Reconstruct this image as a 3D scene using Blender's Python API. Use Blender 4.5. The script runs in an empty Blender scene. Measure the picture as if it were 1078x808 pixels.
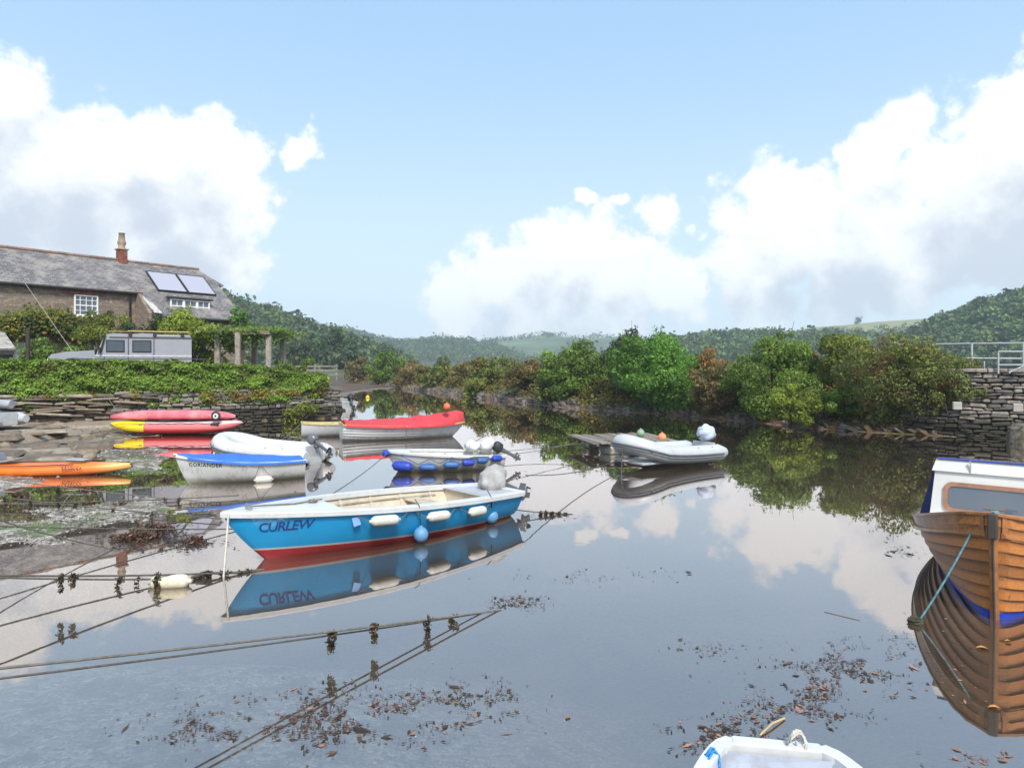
import bpy, math, random
import numpy as np
from mathutils import Vector, Matrix, noise as mnoise
R = math.radians
rng = np.random.default_rng(7)
random.seed(7)
scene = bpy.context.scene
col = scene.collection

# ------------------------------------------------------------------ camera
FPX, CX, HY, EYE = 719.0, 539.0, 385.0, 2.5
cam_d = bpy.data.cameras.new('camera'); cam = bpy.data.objects.new('camera', cam_d); col.objects.link(cam)
cam.location = (0, 0, EYE); cam.rotation_euler = (R(90), 0, 0)
cam_d.sensor_width = 36; cam_d.lens = 36*FPX/1078; cam_d.shift_y = -19/1078
cam_d.clip_start = 0.05; cam_d.clip_end = 9000
scene.camera = cam

# ------------------------------------------------------------------ light
SUN_AZ, SUN_EL = R(166), R(47)          # azimuth from +Y towards +X
SKY_STRENGTH = 0.12
scene.view_settings.view_transform = 'Standard'; scene.view_settings.look = 'None'
scene.view_settings.exposure = 0.66; scene.view_settings.gamma = 1
scene.view_settings.use_curve_mapping = False
sd = bpy.data.lights.new('sun', 'SUN'); sd.energy = 3.0; sd.angle = R(12); sd.color = (1, .96, .9)
so = bpy.data.objects.new('sun', sd); col.objects.link(so)
sdir = Vector((math.sin(SUN_AZ)*math.cos(SUN_EL), math.cos(SUN_AZ)*math.cos(SUN_EL), math.sin(SUN_EL)))
so.rotation_euler = sdir.to_track_quat('Z', 'Y').to_euler()
scene.cycles.max_bounces = 8; scene.cycles.diffuse_bounces = 3; scene.cycles.glossy_bounces = 3
scene.cycles.transparent_max_bounces = 12; scene.cycles.volume_bounces = 1
scene.cycles.use_denoising = True
scene.cycles.caustics_reflective = False; scene.cycles.caustics_refractive = False

# ------------------------------------------------------------------ node helpers
class NT:
    def __init__(s, tree): s.t = tree; s.n = tree.nodes; s.l = tree.links
    def node(s, typ, **kw):
        nd = s.n.new(typ)
        for k, v in kw.items():
            setattr(nd, k, v)
        return nd
    def put(s, sock, v):
        if v is None: return
        if isinstance(v, bpy.types.NodeSocket): s.l.new(v, sock)
        else:
            if isinstance(v, (tuple, list)) and len(v) == 3 and sock.type == 'RGBA': v = (*v, 1)
            sock.default_value = v
    def math(s, op, a, b=None, c=None, clamp=False):
        nd = s.node('ShaderNodeMath', operation=op, use_clamp=clamp)
        s.put(nd.inputs[0], a); s.put(nd.inputs[1], b); s.put(nd.inputs[2], c)
        return nd.outputs[0]
    def vmath(s, op, a, b=None, scale=None):
        nd = s.node('ShaderNodeVectorMath', operation=op)
        s.put(nd.inputs[0], a); s.put(nd.inputs[1], b)
        if scale is not None: s.put(nd.inputs['Scale'], scale)
        return nd.outputs['Value'] if op in ('DISTANCE', 'LENGTH', 'DOT_PRODUCT') else nd.outputs['Vector']
    def noise(s, vec, scale, detail=4, rough=.55, dist=0, out='Fac'):
        nd = s.node('ShaderNodeTexNoise'); s.put(nd.inputs['Vector'], vec)
        nd.inputs['Scale'].default_value = scale; nd.inputs['Detail'].default_value = detail
        nd.inputs['Roughness'].default_value = rough; nd.inputs['Distortion'].default_value = dist
        return nd.outputs[out]
    def ramp(s, fac, a, b, lo=0., hi=1., smooth=True):
        nd = s.node('ShaderNodeMapRange'); nd.interpolation_type = 'SMOOTHSTEP' if smooth else 'LINEAR'
        s.put(nd.inputs['Value'], fac); s.put(nd.inputs['From Min'], a); s.put(nd.inputs['From Max'], b)
        s.put(nd.inputs['To Min'], lo); s.put(nd.inputs['To Max'], hi)
        return nd.outputs['Result']
    def mix(s, fac, a, b, mode='MIX'):
        nd = s.node('ShaderNodeMix', data_type='RGBA', blend_type=mode)
        s.put(nd.inputs['Factor'], fac); s.put(nd.inputs[6], a); s.put(nd.inputs[7], b)
        return nd.outputs[2]
    def bump(s, h, strength=.3, dist=.02):
        nd = s.node('ShaderNodeBump'); s.put(nd.inputs['Height'], h)
        nd.inputs['Strength'].default_value = strength; nd.inputs['Distance'].default_value = dist
        return nd.outputs['Normal']
    def coord(s, name='Object'):
        return s.node('ShaderNodeTexCoord').outputs[name]
    def geo(s, name): return s.node('ShaderNodeNewGeometry').outputs[name]
    def sep(s, v):
        nd = s.node('ShaderNodeSeparateXYZ'); s.put(nd.inputs[0], v); return nd.outputs
    def comb(s, x, y, z):
        nd = s.node('ShaderNodeCombineXYZ')
        s.put(nd.inputs[0], x); s.put(nd.inputs[1], y); s.put(nd.inputs[2], z); return nd.outputs[0]
    def mapping(s, v, scale=(1,1,1), loc=(0,0,0), rot=(0,0,0)):
        nd = s.node('ShaderNodeMapping'); s.put(nd.inputs[0], v)
        nd.inputs['Scale'].default_value = scale; nd.inputs['Location'].default_value = loc; nd.inputs['Rotation'].default_value = rot
        return nd.outputs[0]

def pixdir(px, py):
    return Vector(((px-CX)/FPX, 1, -(py-HY)/FPX)).normalized()

# ------------------------------------------------------------------ sky and clouds
world = bpy.data.worlds.new('World'); scene.world = world; world.use_nodes = True
W = NT(world.node_tree); W.n.clear()
cloud_lobes = [  # direction given as where the cloud stands over the creek, radius in the same unit
 (8,118,62),(62,165,62),(20,190,80),(110,190,74),(165,170,58),(222,138,34),(232,172,52),(258,205,36),(120,240,80),(215,235,72),(40,255,90),(-70,170,120),(-60,250,110),(270,235,24),
 (316,158,22),(334,168,9),
 (692,225,24),(652,206,9),(615,210,9),
 (480,316,38),(530,295,50),(590,270,48),(628,262,40),(650,300,55),(570,325,60),(700,305,42),(730,302,20),(640,340,60),(500,345,45),(733,242,12),
 (775,225,34),(820,215,42),(865,205,34),(790,265,50),(850,255,60),(915,190,50),(950,140,45),(965,118,30),(925,250,80),(1000,190,72),(1040,140,62),(1075,110,50),(1050,230,90),(1130,160,120),(960,290,60),(880,310,50),(800,320,50),(1120,60,60)]
def build_field():
    g = bpy.data.node_groups.new('cloud_field', 'ShaderNodeTree')
    g.interface.new_socket('Vector', in_out='INPUT', socket_type='NodeSocketVector')
    g.interface.new_socket('Field', in_out='OUTPUT', socket_type='NodeSocketFloat')
    T = NT(g); gi = T.node('NodeGroupInput').outputs[0]; go = T.node('NodeGroupOutput')
    n1 = T.node('ShaderNodeTexNoise'); T.put(n1.inputs['Vector'], gi)
    n1.inputs['Scale'].default_value = 9; n1.inputs['Detail'].default_value = 3
    warp = T.vmath('SCALE', T.vmath('SUBTRACT', n1.outputs['Color'], (.5,.5,.5)), scale=.06)
    n3 = T.node('ShaderNodeTexNoise'); T.put(n3.inputs['Vector'], gi); n3.inputs['Scale'].default_value = 34; n3.inputs['Detail'].default_value = 4
    warp = T.vmath('ADD', warp, T.vmath('SCALE', T.vmath('SUBTRACT', n3.outputs['Color'], (.5,.5,.5)), scale=.035))
    v = T.vmath('ADD', gi, warp)
    cur = None
    for px, py, r in cloud_lobes:
        c = pixdir(px, py); ca = 1/math.sqrt(1+((px-CX)/FPX)**2+((py-HY)/FPX)**2)
        rr = r/FPX*ca*(.5+.5*ca)*1.12
        d = T.vmath('DISTANCE', v, tuple(c))
        m = T.math('MULTIPLY_ADD', d, -1/rr, 1.0)
        m = T.math('MULTIPLY', m, min(1.5, max(.42, rr*9)))
        if cur is None: cur = m
        else:
            nd = T.node('ShaderNodeMath', operation='SMOOTH_MAX'); T.put(nd.inputs[0], cur); T.put(nd.inputs[1], m); nd.inputs[2].default_value = .08
            cur = nd.outputs[0]
    # broken cloud over the rest of the sky, behind the viewer and overhead
    s = T.sep(gi)
    big = T.noise(gi, 2.2, 5, .55)
    behind = T.ramp(s[1], .1, -.25, -.6, .12)
    cur = T.math('MAXIMUM', cur, T.math('ADD', T.math('MULTIPLY', T.math('SUBTRACT', big, .5), 2.2), behind))
    fine = T.noise(gi, 16, 9, .58)
    fine2 = T.noise(gi, 55, 5, .6)
    cur = T.math('ADD', cur, T.math('MULTIPLY', T.math('SUBTRACT', fine, .5), 1.15))
    cur = T.math('ADD', cur, T.math('MULTIPLY', T.math('SUBTRACT', fine2, .5), .34))
    T.put(go.inputs[0], cur)
    return g
fg = build_field()
vec = W.vmath('NORMALIZE', W.coord('Generated'))
def field(v):
    nd = W.node('ShaderNodeGroup'); nd.node_tree = fg; W.put(nd.inputs[0], v); return nd.outputs[0]
F0 = field(vec)
F1 = field(W.vmath('ADD', vec, (.02, 0, .075)))
alpha = W.ramp(F0, 0, .24)
dens = W.ramp(F0, 0.1, 1.1)
lit = W.math('ADD', .66, W.math('MULTIPLY', W.math('SUBTRACT', F0, F1), .85))
lit = W.math('SUBTRACT', lit, W.math('MULTIPLY', dens, .36))
for px_, py_, r_, k_ in ((70, 235, 150, .34), (20, 120, 60, .30), (210, 240, 90, .22), (610, 345, 130, .20), (960, 300, 150, .26), (1080, 260, 120, .2), (820, 320, 80, .12)):
    sd_ = W.ramp(W.vmath('DISTANCE', vec, tuple(pixdir(px_, py_))), r_/FPX, .02, 0, k_*.72)      # thick dark bases
    lit = W.math('SUBTRACT', lit, sd_)
lit = W.ramp(lit, .15, .85)
sky = W.node('ShaderNodeTexSky'); sky.sky_type = 'NISHITA'; sky.sun_disc = False
sky.sun_elevation = SUN_EL; sky.sun_rotation = SUN_AZ; sky.altitude = 0; sky.air_density = 1.0; sky.dust_density = .6; sky.ozone_density = 1.4
elev = W.sep(vec)[2]
pale = W.ramp(elev, 0.55, 0.0, .75, .96)      # thin veil of high cloud, thicker towards the horizon
skyb = W.mix(W.ramp(elev, .0, .5), (4.5, 5.4, 6.0), (2.5, 4.0, 5.75))
skyc = W.mix(pale, sky.outputs[0], skyb)
cc = W.mix(lit, (3.75, 4.1, 4.65), (6.3, 6.45, 6.5))
a2 = W.math('MULTIPLY', alpha, W.ramp(elev, -.02, .10, .55, 1.0))
c = W.mix(a2, skyc, cc)
bg = W.node('ShaderNodeBackground'); W.put(bg.inputs[0], c); bg.inputs[1].default_value = SKY_STRENGTH
W.l.new(bg.outputs[0], W.node('ShaderNodeOutputWorld').inputs[0])
world.cycles.sampling_method = 'MANUAL'; world.cycles.sample_map_resolution = 512

# ------------------------------------------------------------------ placing
def P(px, py, Y): return Vector(((px-CX)/FPX*Y, Y, EYE-(py-HY)/FPX*Y))
def G(px, py, z=0.): return P(px, py, FPX*(EYE-z)/(py-HY))

# ------------------------------------------------------------------ mesh builder
class MB:
    def __init__(s): s.v = []; s.f = []; s.sm = []
    def add(s, verts, faces, smooth=False):
        o = len(s.v); s.v += [tuple(p) for p in verts]; s.f += [tuple(i+o for i in f) for f in faces]; s.sm += [smooth]*len(faces)
        return s
    def box(s, c, size, rot=None, taper=1.0, bev=0.0):
        x, y, z = [k/2 for k in size]; vs = []
        if bev > 0:
            b = min(bev, x*.9, y*.9, z*.9)
            pts = []
            for zz, ins in ((-z, b), (-z+b, 0), (z-b, 0), (z, b)):
                tp = taper if zz > 0 else 1
                X, Y_ = (x-ins)*tp, (y-ins)*tp
                pts += [(X-b, -Y_, zz), (X, -Y_+b, zz), (X, Y_-b, zz), (X-b, Y_, zz), (-X+b, Y_, zz), (-X, Y_-b, zz), (-X, -Y_+b, zz), (-X+b, -Y_, zz)]
            fs = [tuple(range(7, -1, -1)), tuple(range(24, 32))]
            for k in range(3):
                for i in range(8):
                    j = (i+1) % 8; fs.append((k*8+i, k*8+j, k*8+8+j, k*8+8+i))
            vs = pts
        else:
            vs = [(-x,-y,-z),(x,-y,-z),(x,y,-z),(-x,y,-z),(-x*taper,-y*taper,z),(x*taper,-y*taper,z),(x*taper,y*taper,z),(-x*taper,y*taper,z)]
            fs = [(0,3,2,1),(4,5,6,7),(0,1,5,4),(1,2,6,5),(2,3,7,6),(3,0,4,7)]
        M = Matrix.Identity(3) if rot is None else (rot if isinstance(rot, Matrix) else Matrix.Rotation(rot, 3, 'Z'))
        c = Vector(c)
        return s.add([M @ Vector(p) + c for p in vs], fs)
    def loft(s, rings, closed=True, caps=True, smooth=True):
        n = len(rings[0]); vs = [p for r in rings for p in r]; fs = []
        for k in range(len(rings)-1):
            for i in range(n if closed else n-1):
                j = (i+1) % n; fs.append((k*n+i, k*n+j, (k+1)*n+j, (k+1)*n+i))
        s.add(vs, fs, smooth)
        if caps and closed:
            s.add(rings[0], [tuple(range(n-1, -1, -1))]); s.add(rings[-1], [tuple(range(n))])
        return s
    def tube(s, path, r, n=8, caps=True, squash=None):
        path = [Vector(p) for p in path]; m = len(path)
        rr = r if isinstance(r, (list, tuple, np.ndarray)) else [r]*m
        rings = []; up = Vector((0, 0, 1))
        for i, p in enumerate(path):
            d = (path[min(i+1, m-1)]-path[max(i-1, 0)])
            if d.length < 1e-9: d = Vector((0, 0, 1))
            d.normalize()
            a = up.cross(d)
            if a.length < .1: a = Vector((1, 0, 0)).cross(d) if abs(d.x) < .9 else Vector((0, 1, 0)).cross(d)
            a.normalize(); b = d.cross(a)
            sq = squash or (1, 1)
            rings.append([p + a*(math.cos(t)*rr[i]*sq[0]) + b*(math.sin(t)*rr[i]*sq[1]) for t in [2*math.pi*k/n for k in range(n)]])
        return s.loft(rings, True, caps)
    def ball(s, c, r, n=16, m=10, squash=(1, 1, 1), jit=0, rot=None):
        rings = []; M = rot or Matrix.Identity(3); c = Vector(c)
        for i in range(m+1):
            th = math.pi*min(max(i/m, .003), .997)
            ring = []
            for k in range(n):
                ph = 2*math.pi*k/n
                d = Vector((math.sin(th)*math.cos(ph)*squash[0], math.sin(th)*math.sin(ph)*squash[1], -math.cos(th)*squash[2]))
                if jit: d *= 1 + jit*mnoise.noise(d*2.3+c)
                ring.append(c + M @ (d*r))
            rings.append(ring)
        return s.loft(rings, True, True)
    def build(s, name, mat=None, parent=None, loc=None, rotz=None):
        me = bpy.data.meshes.new(name); me.from_pydata(s.v, [], s.f)
        me.polygons.foreach_set('use_smooth', s.sm); me.update()
        return link(name, me, mat, parent, loc, rotz)
def link(name, me, mat=None, parent=None, loc=None, rotz=None):
    o = bpy.data.objects.new(name, me); col.objects.link(o)
    if mat:
        for m in (mat if isinstance(mat, (list, tuple)) else [mat]): me.materials.append(m)
    if parent: o.parent = parent
    if loc is not None: o.location = loc
    if rotz is not None: o.rotation_euler = (0, 0, rotz)
    return o
def tag(o, label=None, cat=None, group=None, kind=None):
    if label: o['label'] = label
    if cat: o['category'] = cat
    if group: o['group'] = group
    if kind: o['kind'] = kind
    return o
def thing(name, label, cat, loc=(0, 0, 0), rotz=0, group=None):
    o = bpy.data.objects.new(name, None); o.empty_display_size = .2; col.objects.link(o)
    o.location = loc; o.rotation_euler = (0, 0, rotz)
    return tag(o, label, cat, group)
def fastmesh(name, verts, quads, smooth=False, tint=None):
    """numpy verts (N,3), quads (M,4) -> mesh"""
    me = bpy.data.meshes.new(name)
    me.vertices.add(len(verts)); me.vertices.foreach_set('co', np.asarray(verts, dtype=np.float32).ravel())
    k = quads.shape[1]; n = len(quads)
    me.loops.add(n*k); me.loops.foreach_set('vertex_index', quads.astype(np.int32).ravel())
    me.polygons.add(n); me.polygons.foreach_set('loop_start', np.arange(0, n*k, k, dtype=np.int32))
    me.polygons.foreach_set('loop_total', np.full(n, k, dtype=np.int32))
    me.polygons.foreach_set('use_smooth', np.full(n, smooth, dtype=bool))
    if tint is not None:
        at = me.color_attributes.new('tint', 'FLOAT_COLOR', 'POINT')
        c4 = np.ones((len(verts), 4), dtype=np.float32); c4[:, :3] = tint
        at.data.foreach_set('color', c4.ravel())
    me.update(calc_edges=True); me.validate()
    return me
def leaf_mesh(name, pts, nrm, size, tint=None, aspect=.62):
    """one rhombic leaf face per point, roughly facing nrm"""
    n = len(pts); nrm = nrm + rng.normal(0, .45, (n, 3)); nrm /= np.linalg.norm(nrm, axis=1)[:, None]+1e-9
    a = np.cross(nrm, rng.normal(0, 1, (n, 3))); a /= np.linalg.norm(a, axis=1)[:, None]+1e-9
    b = np.cross(nrm, a)
    sz = (size if np.ndim(size) else np.full(n, size))*np.clip(rng.lognormal(0, .33, n), .4, 2.2)
    a *= sz[:, None]*.5; b *= sz[:, None]*.5*aspect
    fold = nrm*sz[:, None]*.12
    v = np.stack([pts-a, pts-b-a*.1+fold, pts+a, pts+b-a*.1+fold], 1).reshape(-1, 3)
    q = np.arange(n*4).reshape(n, 4)
    t = np.repeat(np.ones((n, 3)) if tint is None else tint, 4, axis=0)
    return fastmesh(name, v, q, False, t)

# ------------------------------------------------------------------ materials
def newmat(name):
    m = bpy.data.materials.new(name); m.use_nodes = True; T = NT(m.node_tree); T.n.clear()
    b = T.node('ShaderNodeBsdfPrincipled'); o = T.node('ShaderNodeOutputMaterial'); T.l.new(b.outputs[0], o.inputs[0])
    T.b = b; T.o = o; T.m = m
    return T
def M_(name, c, rough=.5, var=.12, scale=6, c2=None, bump=.0, bscale=40, metal=0., spec=.5, coat=0., dirt=0., dirtc=(.12,.1,.07), sheen=0.):
    T = newmat(name); v = T.coord()
    n = T.noise(v, scale, 5, .6)
    lo = tuple(k*(1-var) for k in c); hi = tuple(min(1, k*(1+var)) for k in (c2 or c))
    base = T.mix(T.ramp(n, .3, .7), lo, hi)
    if dirt:
        d = T.noise(v, scale*2.7, 6, .7); d2 = T.noise(v, scale*.6, 3, .6)
        df = T.math('MULTIPLY', T.ramp(T.math('MULTIPLY', d, d2), .24, .42), dirt)
        base = T.mix(df, base, dirtc)
    T.put(T.b.inputs['Base Color'], base)
    T.put(T.b.inputs['Roughness'], T.ramp(T.noise(v, scale*3, 3), .2, .8, rough*.85, min(1, rough*1.15)))
    T.b.inputs['Metallic'].default_value = metal; T.b.inputs['Specular IOR Level'].default_value = spec
    T.b.inputs['Coat Weight'].default_value = coat
    if bump: T.put(T.b.inputs['Normal'], T.bump(T.noise(v, bscale, 5, .6), bump, .02))
    return T.m
def leafmat(name, c, var=.5, hue2=None, trans=.36, rough=.55):
    T = newmat(name)
    rnd = T.geo('Random Per Island'); v = T.coord()
    lo = tuple(k*(1-var) for k in c); hi = tuple(k*(1+var) for k in c)
    base = T.mix(rnd, lo, hi)
    if hue2:
        base = T.mix(T.ramp(T.noise(v, 1.1, 3), .5, .66, 0, .75), base, hue2)
    at = T.node('ShaderNodeAttribute'); at.attribute_name = 'tint'
    base = T.mix(1.0, base, at.outputs['Color'], 'MULTIPLY')
    T.put(T.b.inputs['Base Color'], base)
    T.b.inputs['Roughness'].default_value = rough; T.b.inputs['Specular IOR Level'].default_value = .35
    tr = T.node('ShaderNodeBsdfTranslucent'); T.put(tr.inputs[0], base)
    mx = T.node('ShaderNodeMixShader'); mx.inputs[0].default_value = trans
    T.l.new(T.b.outputs[0], mx.inputs[1]); T.l.new(tr.outputs[0], mx.inputs[2]); T.l.new(mx.outputs[0], T.o.inputs[0])
    return T.m

# ------------------------------------------------------------------ the creek and its ground
CREEK = [(-60, -30), (-60, 14), (-34, 20.5), (-20.3, 26.5), (-16.2, 28.5), (-12.7, 30.5), (-8.3, 32.8), (-8.6, 33.6), (-10.6, 40), (-18.5, 65), (-32, 95), (-58, 140),
         (-50, 147), (-35, 118), (-20.8, 92), (-14, 79), (-8.2, 66.6), (-3.6, 55), (-.3, 48), (3.4, 40.2), (7.7, 35.4), (10.8, 29.8), (12.1, 27), (14.1, 25), (16, 23.8), (17.8, 23.2), (24, 20), (40, 12), (60, 0), (60, -30)]
def poly_dist(px, py, poly):
    d = np.full(px.shape, 1e9); inside = np.zeros(px.shape, bool); n = len(poly); seg = np.zeros(px.shape, int)
    for i in range(n):
        x1, y1 = poly[i]; x2, y2 = poly[(i+1) % n]
        dx, dy = x2-x1, y2-y1; t = np.clip(((px-x1)*dx+(py-y1)*dy)/(dx*dx+dy*dy), 0, 1)
        dd = np.hypot(px-x1-t*dx, py-y1-t*dy); m = dd < d; d[m] = dd[m]; seg[m] = i
        c = ((y1 > py) != (y2 > py)) & (px < (x2-x1)*(py-y1)/(y2-y1+1e-12)+x1); inside ^= c
    return d, inside, seg
def fbm(x, y, s, octs=4, seed=0):
    out = np.zeros(x.shape); amp = 1.; tot = 0
    for o in range(octs):
        r = np.random.default_rng(seed*31+o); tab = r.random((256, 256))
        u, v = x/s*(2**o)+r.random()*99, y/s*(2**o)+r.random()*99
        iu, iv = np.floor(u).astype(int), np.floor(v).astype(int); fu, fv = u-iu, v-iv
        fu = fu*fu*(3-2*fu); fv = fv*fv*(3-2*fv)
        a = tab[iu % 256, iv % 256]; b = tab[(iu+1) % 256, iv % 256]; c = tab[iu % 256, (iv+1) % 256]; d = tab[(iu+1) % 256, (iv+1) % 256]
        out += amp*((a*(1-fu)+b*fu)*(1-fv)+(c*(1-fu)+d*fu)*fv); tot += amp; amp *= .5
    return out/tot
def sstep(x, a, b):
    t = np.clip((x-a)/(b-a), 0, 1); return t*t*(3-2*t)
def bed_height(x, y):
    d, ins, seg = poly_dist(x, y, CREEK)
    depth = -.05 - 1.1*sstep(d, 0, 6)
    # shallow shoal on the left, running under the small boats up to the wall
    edge = np.interp(y, [0, 5, 7.5, 9, 10.5, 12, 14, 16, 19, 22, 26, 32], [-3.5, -4.5, -5.9, -5.2, -4.3, -4.3, -6.2, -7.2, -9.0, -10.2, -11.0, -13.0])
    m = sstep(edge - x + 1.6*(fbm(x, y, 2.5, 3, 5)-.5)*2, -1.6, 1.3)
    flat = .012 + .10*(fbm(x, y, 1.8, 5, 3)-.5) + .05*(fbm(x*.35, y*1.3, .35, 3, 9)-.5) + .20*(fbm(x, y, 4.5, 2, 11)-.5)
    near = sstep(y, 9.5, 7.2)                                   # in front of it the bottom lies a hand deeper
    flat = flat*(1-near) + near*(-.28)
    z = depth*(1-m) + flat*m
    near_bed = -.30 - .5*sstep(x, -3.0, 2.5) - .3*sstep(y, 5, 9)
    wn = sstep(y, 8.5, 6.5); z = np.maximum(z, near_bed)*wn + z*(1-wn)
    z = z + .04*(fbm(x, y, .8, 3, 2)-.5)*sstep(y, 60, 30)
    # rock shelf below the left end of the hedge
    shelf = sstep(x, -12.8, -15.5)*sstep(y, 18.0, 21.0)
    z = np.maximum(z, shelf*(.04+.34*fbm(x, y, 2.2, 4, 8)) + (1-shelf)*-9)
    left = (x < 0)
    segl = seg <= 9
    out_l = .2 + 1.5*sstep(d, .5, .95)
    out_l = np.where(seg <= 1, .3+1.4*sstep(d, 0, 2), out_l)
    out_r = .02 + .75*sstep(d, 0, 1.7) + .75*sstep(d, 1.2, 5) + .25*(fbm(x, y, 1.5, 4, 4)-.5)*sstep(d, .3, 2)
    out = np.where(segl, out_l, out_r)
    return np.where(ins, z, out), d, ins
def axis(parts):
    a = []
    for lo, hi, st in parts: a += list(np.arange(lo, hi, st))
    return np.array(a+[parts[-1][1]])
def geom(a, b, n): return list(np.sign(a)*np.geomspace(abs(a), abs(b), n))
gx = np.unique(np.round(np.concatenate([-np.geomspace(34, 1450, 28), axis([(-34, -20, .7), (-20, -13, .25), (-13, -2, .11), (-2, 20, .28), (20, 34, .8)]), np.geomspace(34, 1450, 28)]), 4))
gy = np.unique(np.round(np.concatenate([-np.geomspace(2, 1450, 20), axis([(-2, 5, .4), (5, 13.5, .09), (13.5, 22, .16), (22, 36, .3), (36, 110, 1.2)]), np.geomspace(110, 1450, 34)]), 4))
XX, YY = np.meshgrid(gx, gy, indexing='xy'); ZZ, DD, INS = bed_height(XX, YY)
def grid_mesh(name, XX, YY, ZZ, smooth=True):
    h, w = XX.shape; v = np.stack([XX, YY, ZZ], -1).reshape(-1, 3)
    i = np.arange(h*w).reshape(h, w); q = np.stack([i[:-1, :-1], i[:-1, 1:], i[1:, 1:], i[1:, :-1]], -1).reshape(-1, 4)
    return fastmesh(name, v, q, smooth)
T = newmat('ground'); v = T.geo('Position'); s = T.sep(v)
stones = T.node('ShaderNodeTexVoronoi'); T.put(stones.inputs['Vector'], T.mapping(v, (1, 1.4, 1))); stones.inputs['Scale'].default_value = 16
stones2 = T.node('ShaderNodeTexVoronoi'); T.put(stones2.inputs['Vector'], v); stones2.inputs['Scale'].default_value = 38
scol = T.sep(stones.outputs['Color'])[0]; scol2 = T.sep(stones2.outputs['Color'])[1]
gravel = T.mix(scol, (.12, .10, .075), (.62, .55, .46))
gravel = T.mix(T.ramp(scol2, .72, .9), gravel, (.75, .72, .66))
n1 = T.noise(v, .9, 6, .65); n2 = T.noise(v, 3.2, 6, .7); n3 = T.noise(v, 12, 6, .7)
mud = T.mix(n3, (.065, .048, .028), (.17, .125, .078))
bedc = T.mix(T.ramp(T.math('ADD', n2, T.math('MULTIPLY', n1, .6)), .72, .92), gravel, mud)
deep = T.mix(n2, (.130, .104, .074), (.175, .142, .104))
bedc = T.mix(T.ramp(s[2], -.42, -.95), bedc, deep)
algm = T.math('MULTIPLY', T.ramp(T.noise(T.vmath('ADD', v, (7.3, 2, 0)), .75, 4), .50, .61), T.ramp(s[2], -.2, -.02))
algm = T.math('MULTIPLY', algm, T.ramp(s[1], 8.5, 10))
alg = T.mix(n3, (.05, .10, .012), (.13, .20, .02))
bedc = T.mix(algm, bedc, alg)
# banks: weed band, dark rock, then soil and grass
weed = T.mix(n3, (.035, .022, .010), (.16, .085, .03))
rock = T.mix(n2, (.035, .028, .02), (.12, .095, .07))
soil = T.mix(n2, (.07, .06, .035), (.10, .13, .04))
nb = T.math('ADD', s[2], T.math('MULTIPLY', T.math('SUBTRACT', n2, .5), .35))
bank = T.mix(T.ramp(nb, .12, .3), weed, rock); bank = T.mix(T.ramp(nb, .65, .95), bank, soil)
bank = T.mix(T.math('MULTIPLY', T.ramp(n1, .6, .68), T.ramp(nb, .75, .5)), bank, (.22, .15, .03))
shelfrock = T.mix(n3, (.17, .13, .095), (.40, .32, .24))
isl = T.math('MULTIPLY', T.ramp(s[0], -9.5, -12), T.ramp(s[2], .02, .10))
bank = T.mix(T.math('MULTIPLY', isl, T.ramp(s[1], 60, 40)), bank, shelfrock)
isbank = T.math('MULTIPLY', T.ramp(s[2], -.02, .05), T.ramp(T.math('ADD', T.math('ABSOLUTE', T.math('SUBTRACT', s[0], -6)), T.math('MULTIPLY', T.math('GREATER_THAN', s[1], 18.5), 20)), 9, 13))
c = T.mix(isbank, bedc, bank)
far = T.mix(n1, (.05, .075, .025), (.10, .12, .045)); c = T.mix(T.ramp(s[2], 1.2, 1.6), c, far)
T.put(T.b.inputs['Base Color'], c)
T.put(T.b.inputs['Roughness'], T.ramp(s[2], 0, .25, .35, .85)); T.b.inputs['Specular IOR Level'].default_value = .5
T.put(T.b.inputs['Normal'], T.bump(T.math('ADD', T.math('MULTIPLY', stones.outputs['Distance'], -.6), n3), .8, .05))
ground = link('ground', grid_mesh('ground', XX, YY, ZZ), T.m); tag(ground, kind='structure')

# ------------------------------------------------------------------ water
T = newmat('water'); T.n.remove(T.b); v = T.geo('Position')
rip = T.math('ADD', T.math('MULTIPLY', T.noise(T.mapping(v, (.6, 1, 1)), 1.1, 3, .5), .6), T.math('MULTIPLY', T.noise(v, 7, 2, .5), .05))
calm = T.ramp(T.noise(v, .18, 3), .4, .62, .25, 1.0)
bn = T.node('ShaderNodeBump'); T.put(bn.inputs['Height'], T.math('MULTIPLY', rip, calm)); bn.inputs['Strength'].default_value = .35; bn.inputs['Distance'].default_value = .010
gl = T.node('ShaderNodeBsdfGlossy'); T.put(gl.inputs['Normal'], bn.outputs[0]); gl.inputs['Roughness'].default_value = .012; gl.inputs['Color'].default_value = (1, .925, .90, 1)
tp = T.node('ShaderNodeBsdfTransparent'); tp.inputs[0].default_value = (.80, .84, .80, 1)
fr = T.node('ShaderNodeFresnel'); fr.inputs[0].default_value = 1.34; T.put(fr.inputs['Normal'], bn.outputs[0])
ff = T.ramp(fr.outputs[0], 0.02, .57, .33, .96, smooth=False)
df = T.node('ShaderNodeBsdfDiffuse'); df.inputs[0].default_value = (.215, .155, .108, 1)      # suspended silt
body = T.node('ShaderNodeMixShader'); T.put(body.inputs[0], T.ramp(T.noise(v, .35, 4, .6), .35, .65, .20, .34)); T.l.new(tp.outputs[0], body.inputs[1]); T.l.new(df.outputs[0], body.inputs[2])
mx = T.node('ShaderNodeMixShader'); T.put(mx.inputs[0], ff); T.l.new(body.outputs[0], mx.inputs[1]); T.l.new(gl.outputs[0], mx.inputs[2]); T.l.new(mx.outputs[0], T.o.inputs[0])
wx = np.array([-100, -30, 0, 30, 100.]); wy = np.array([-40, 0, 40, 90, 170.]); A, B = np.meshgrid(wx, wy)
water = link('water', grid_mesh('water', A, B, A*0, False), T.m); tag(water, kind='structure')

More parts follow.
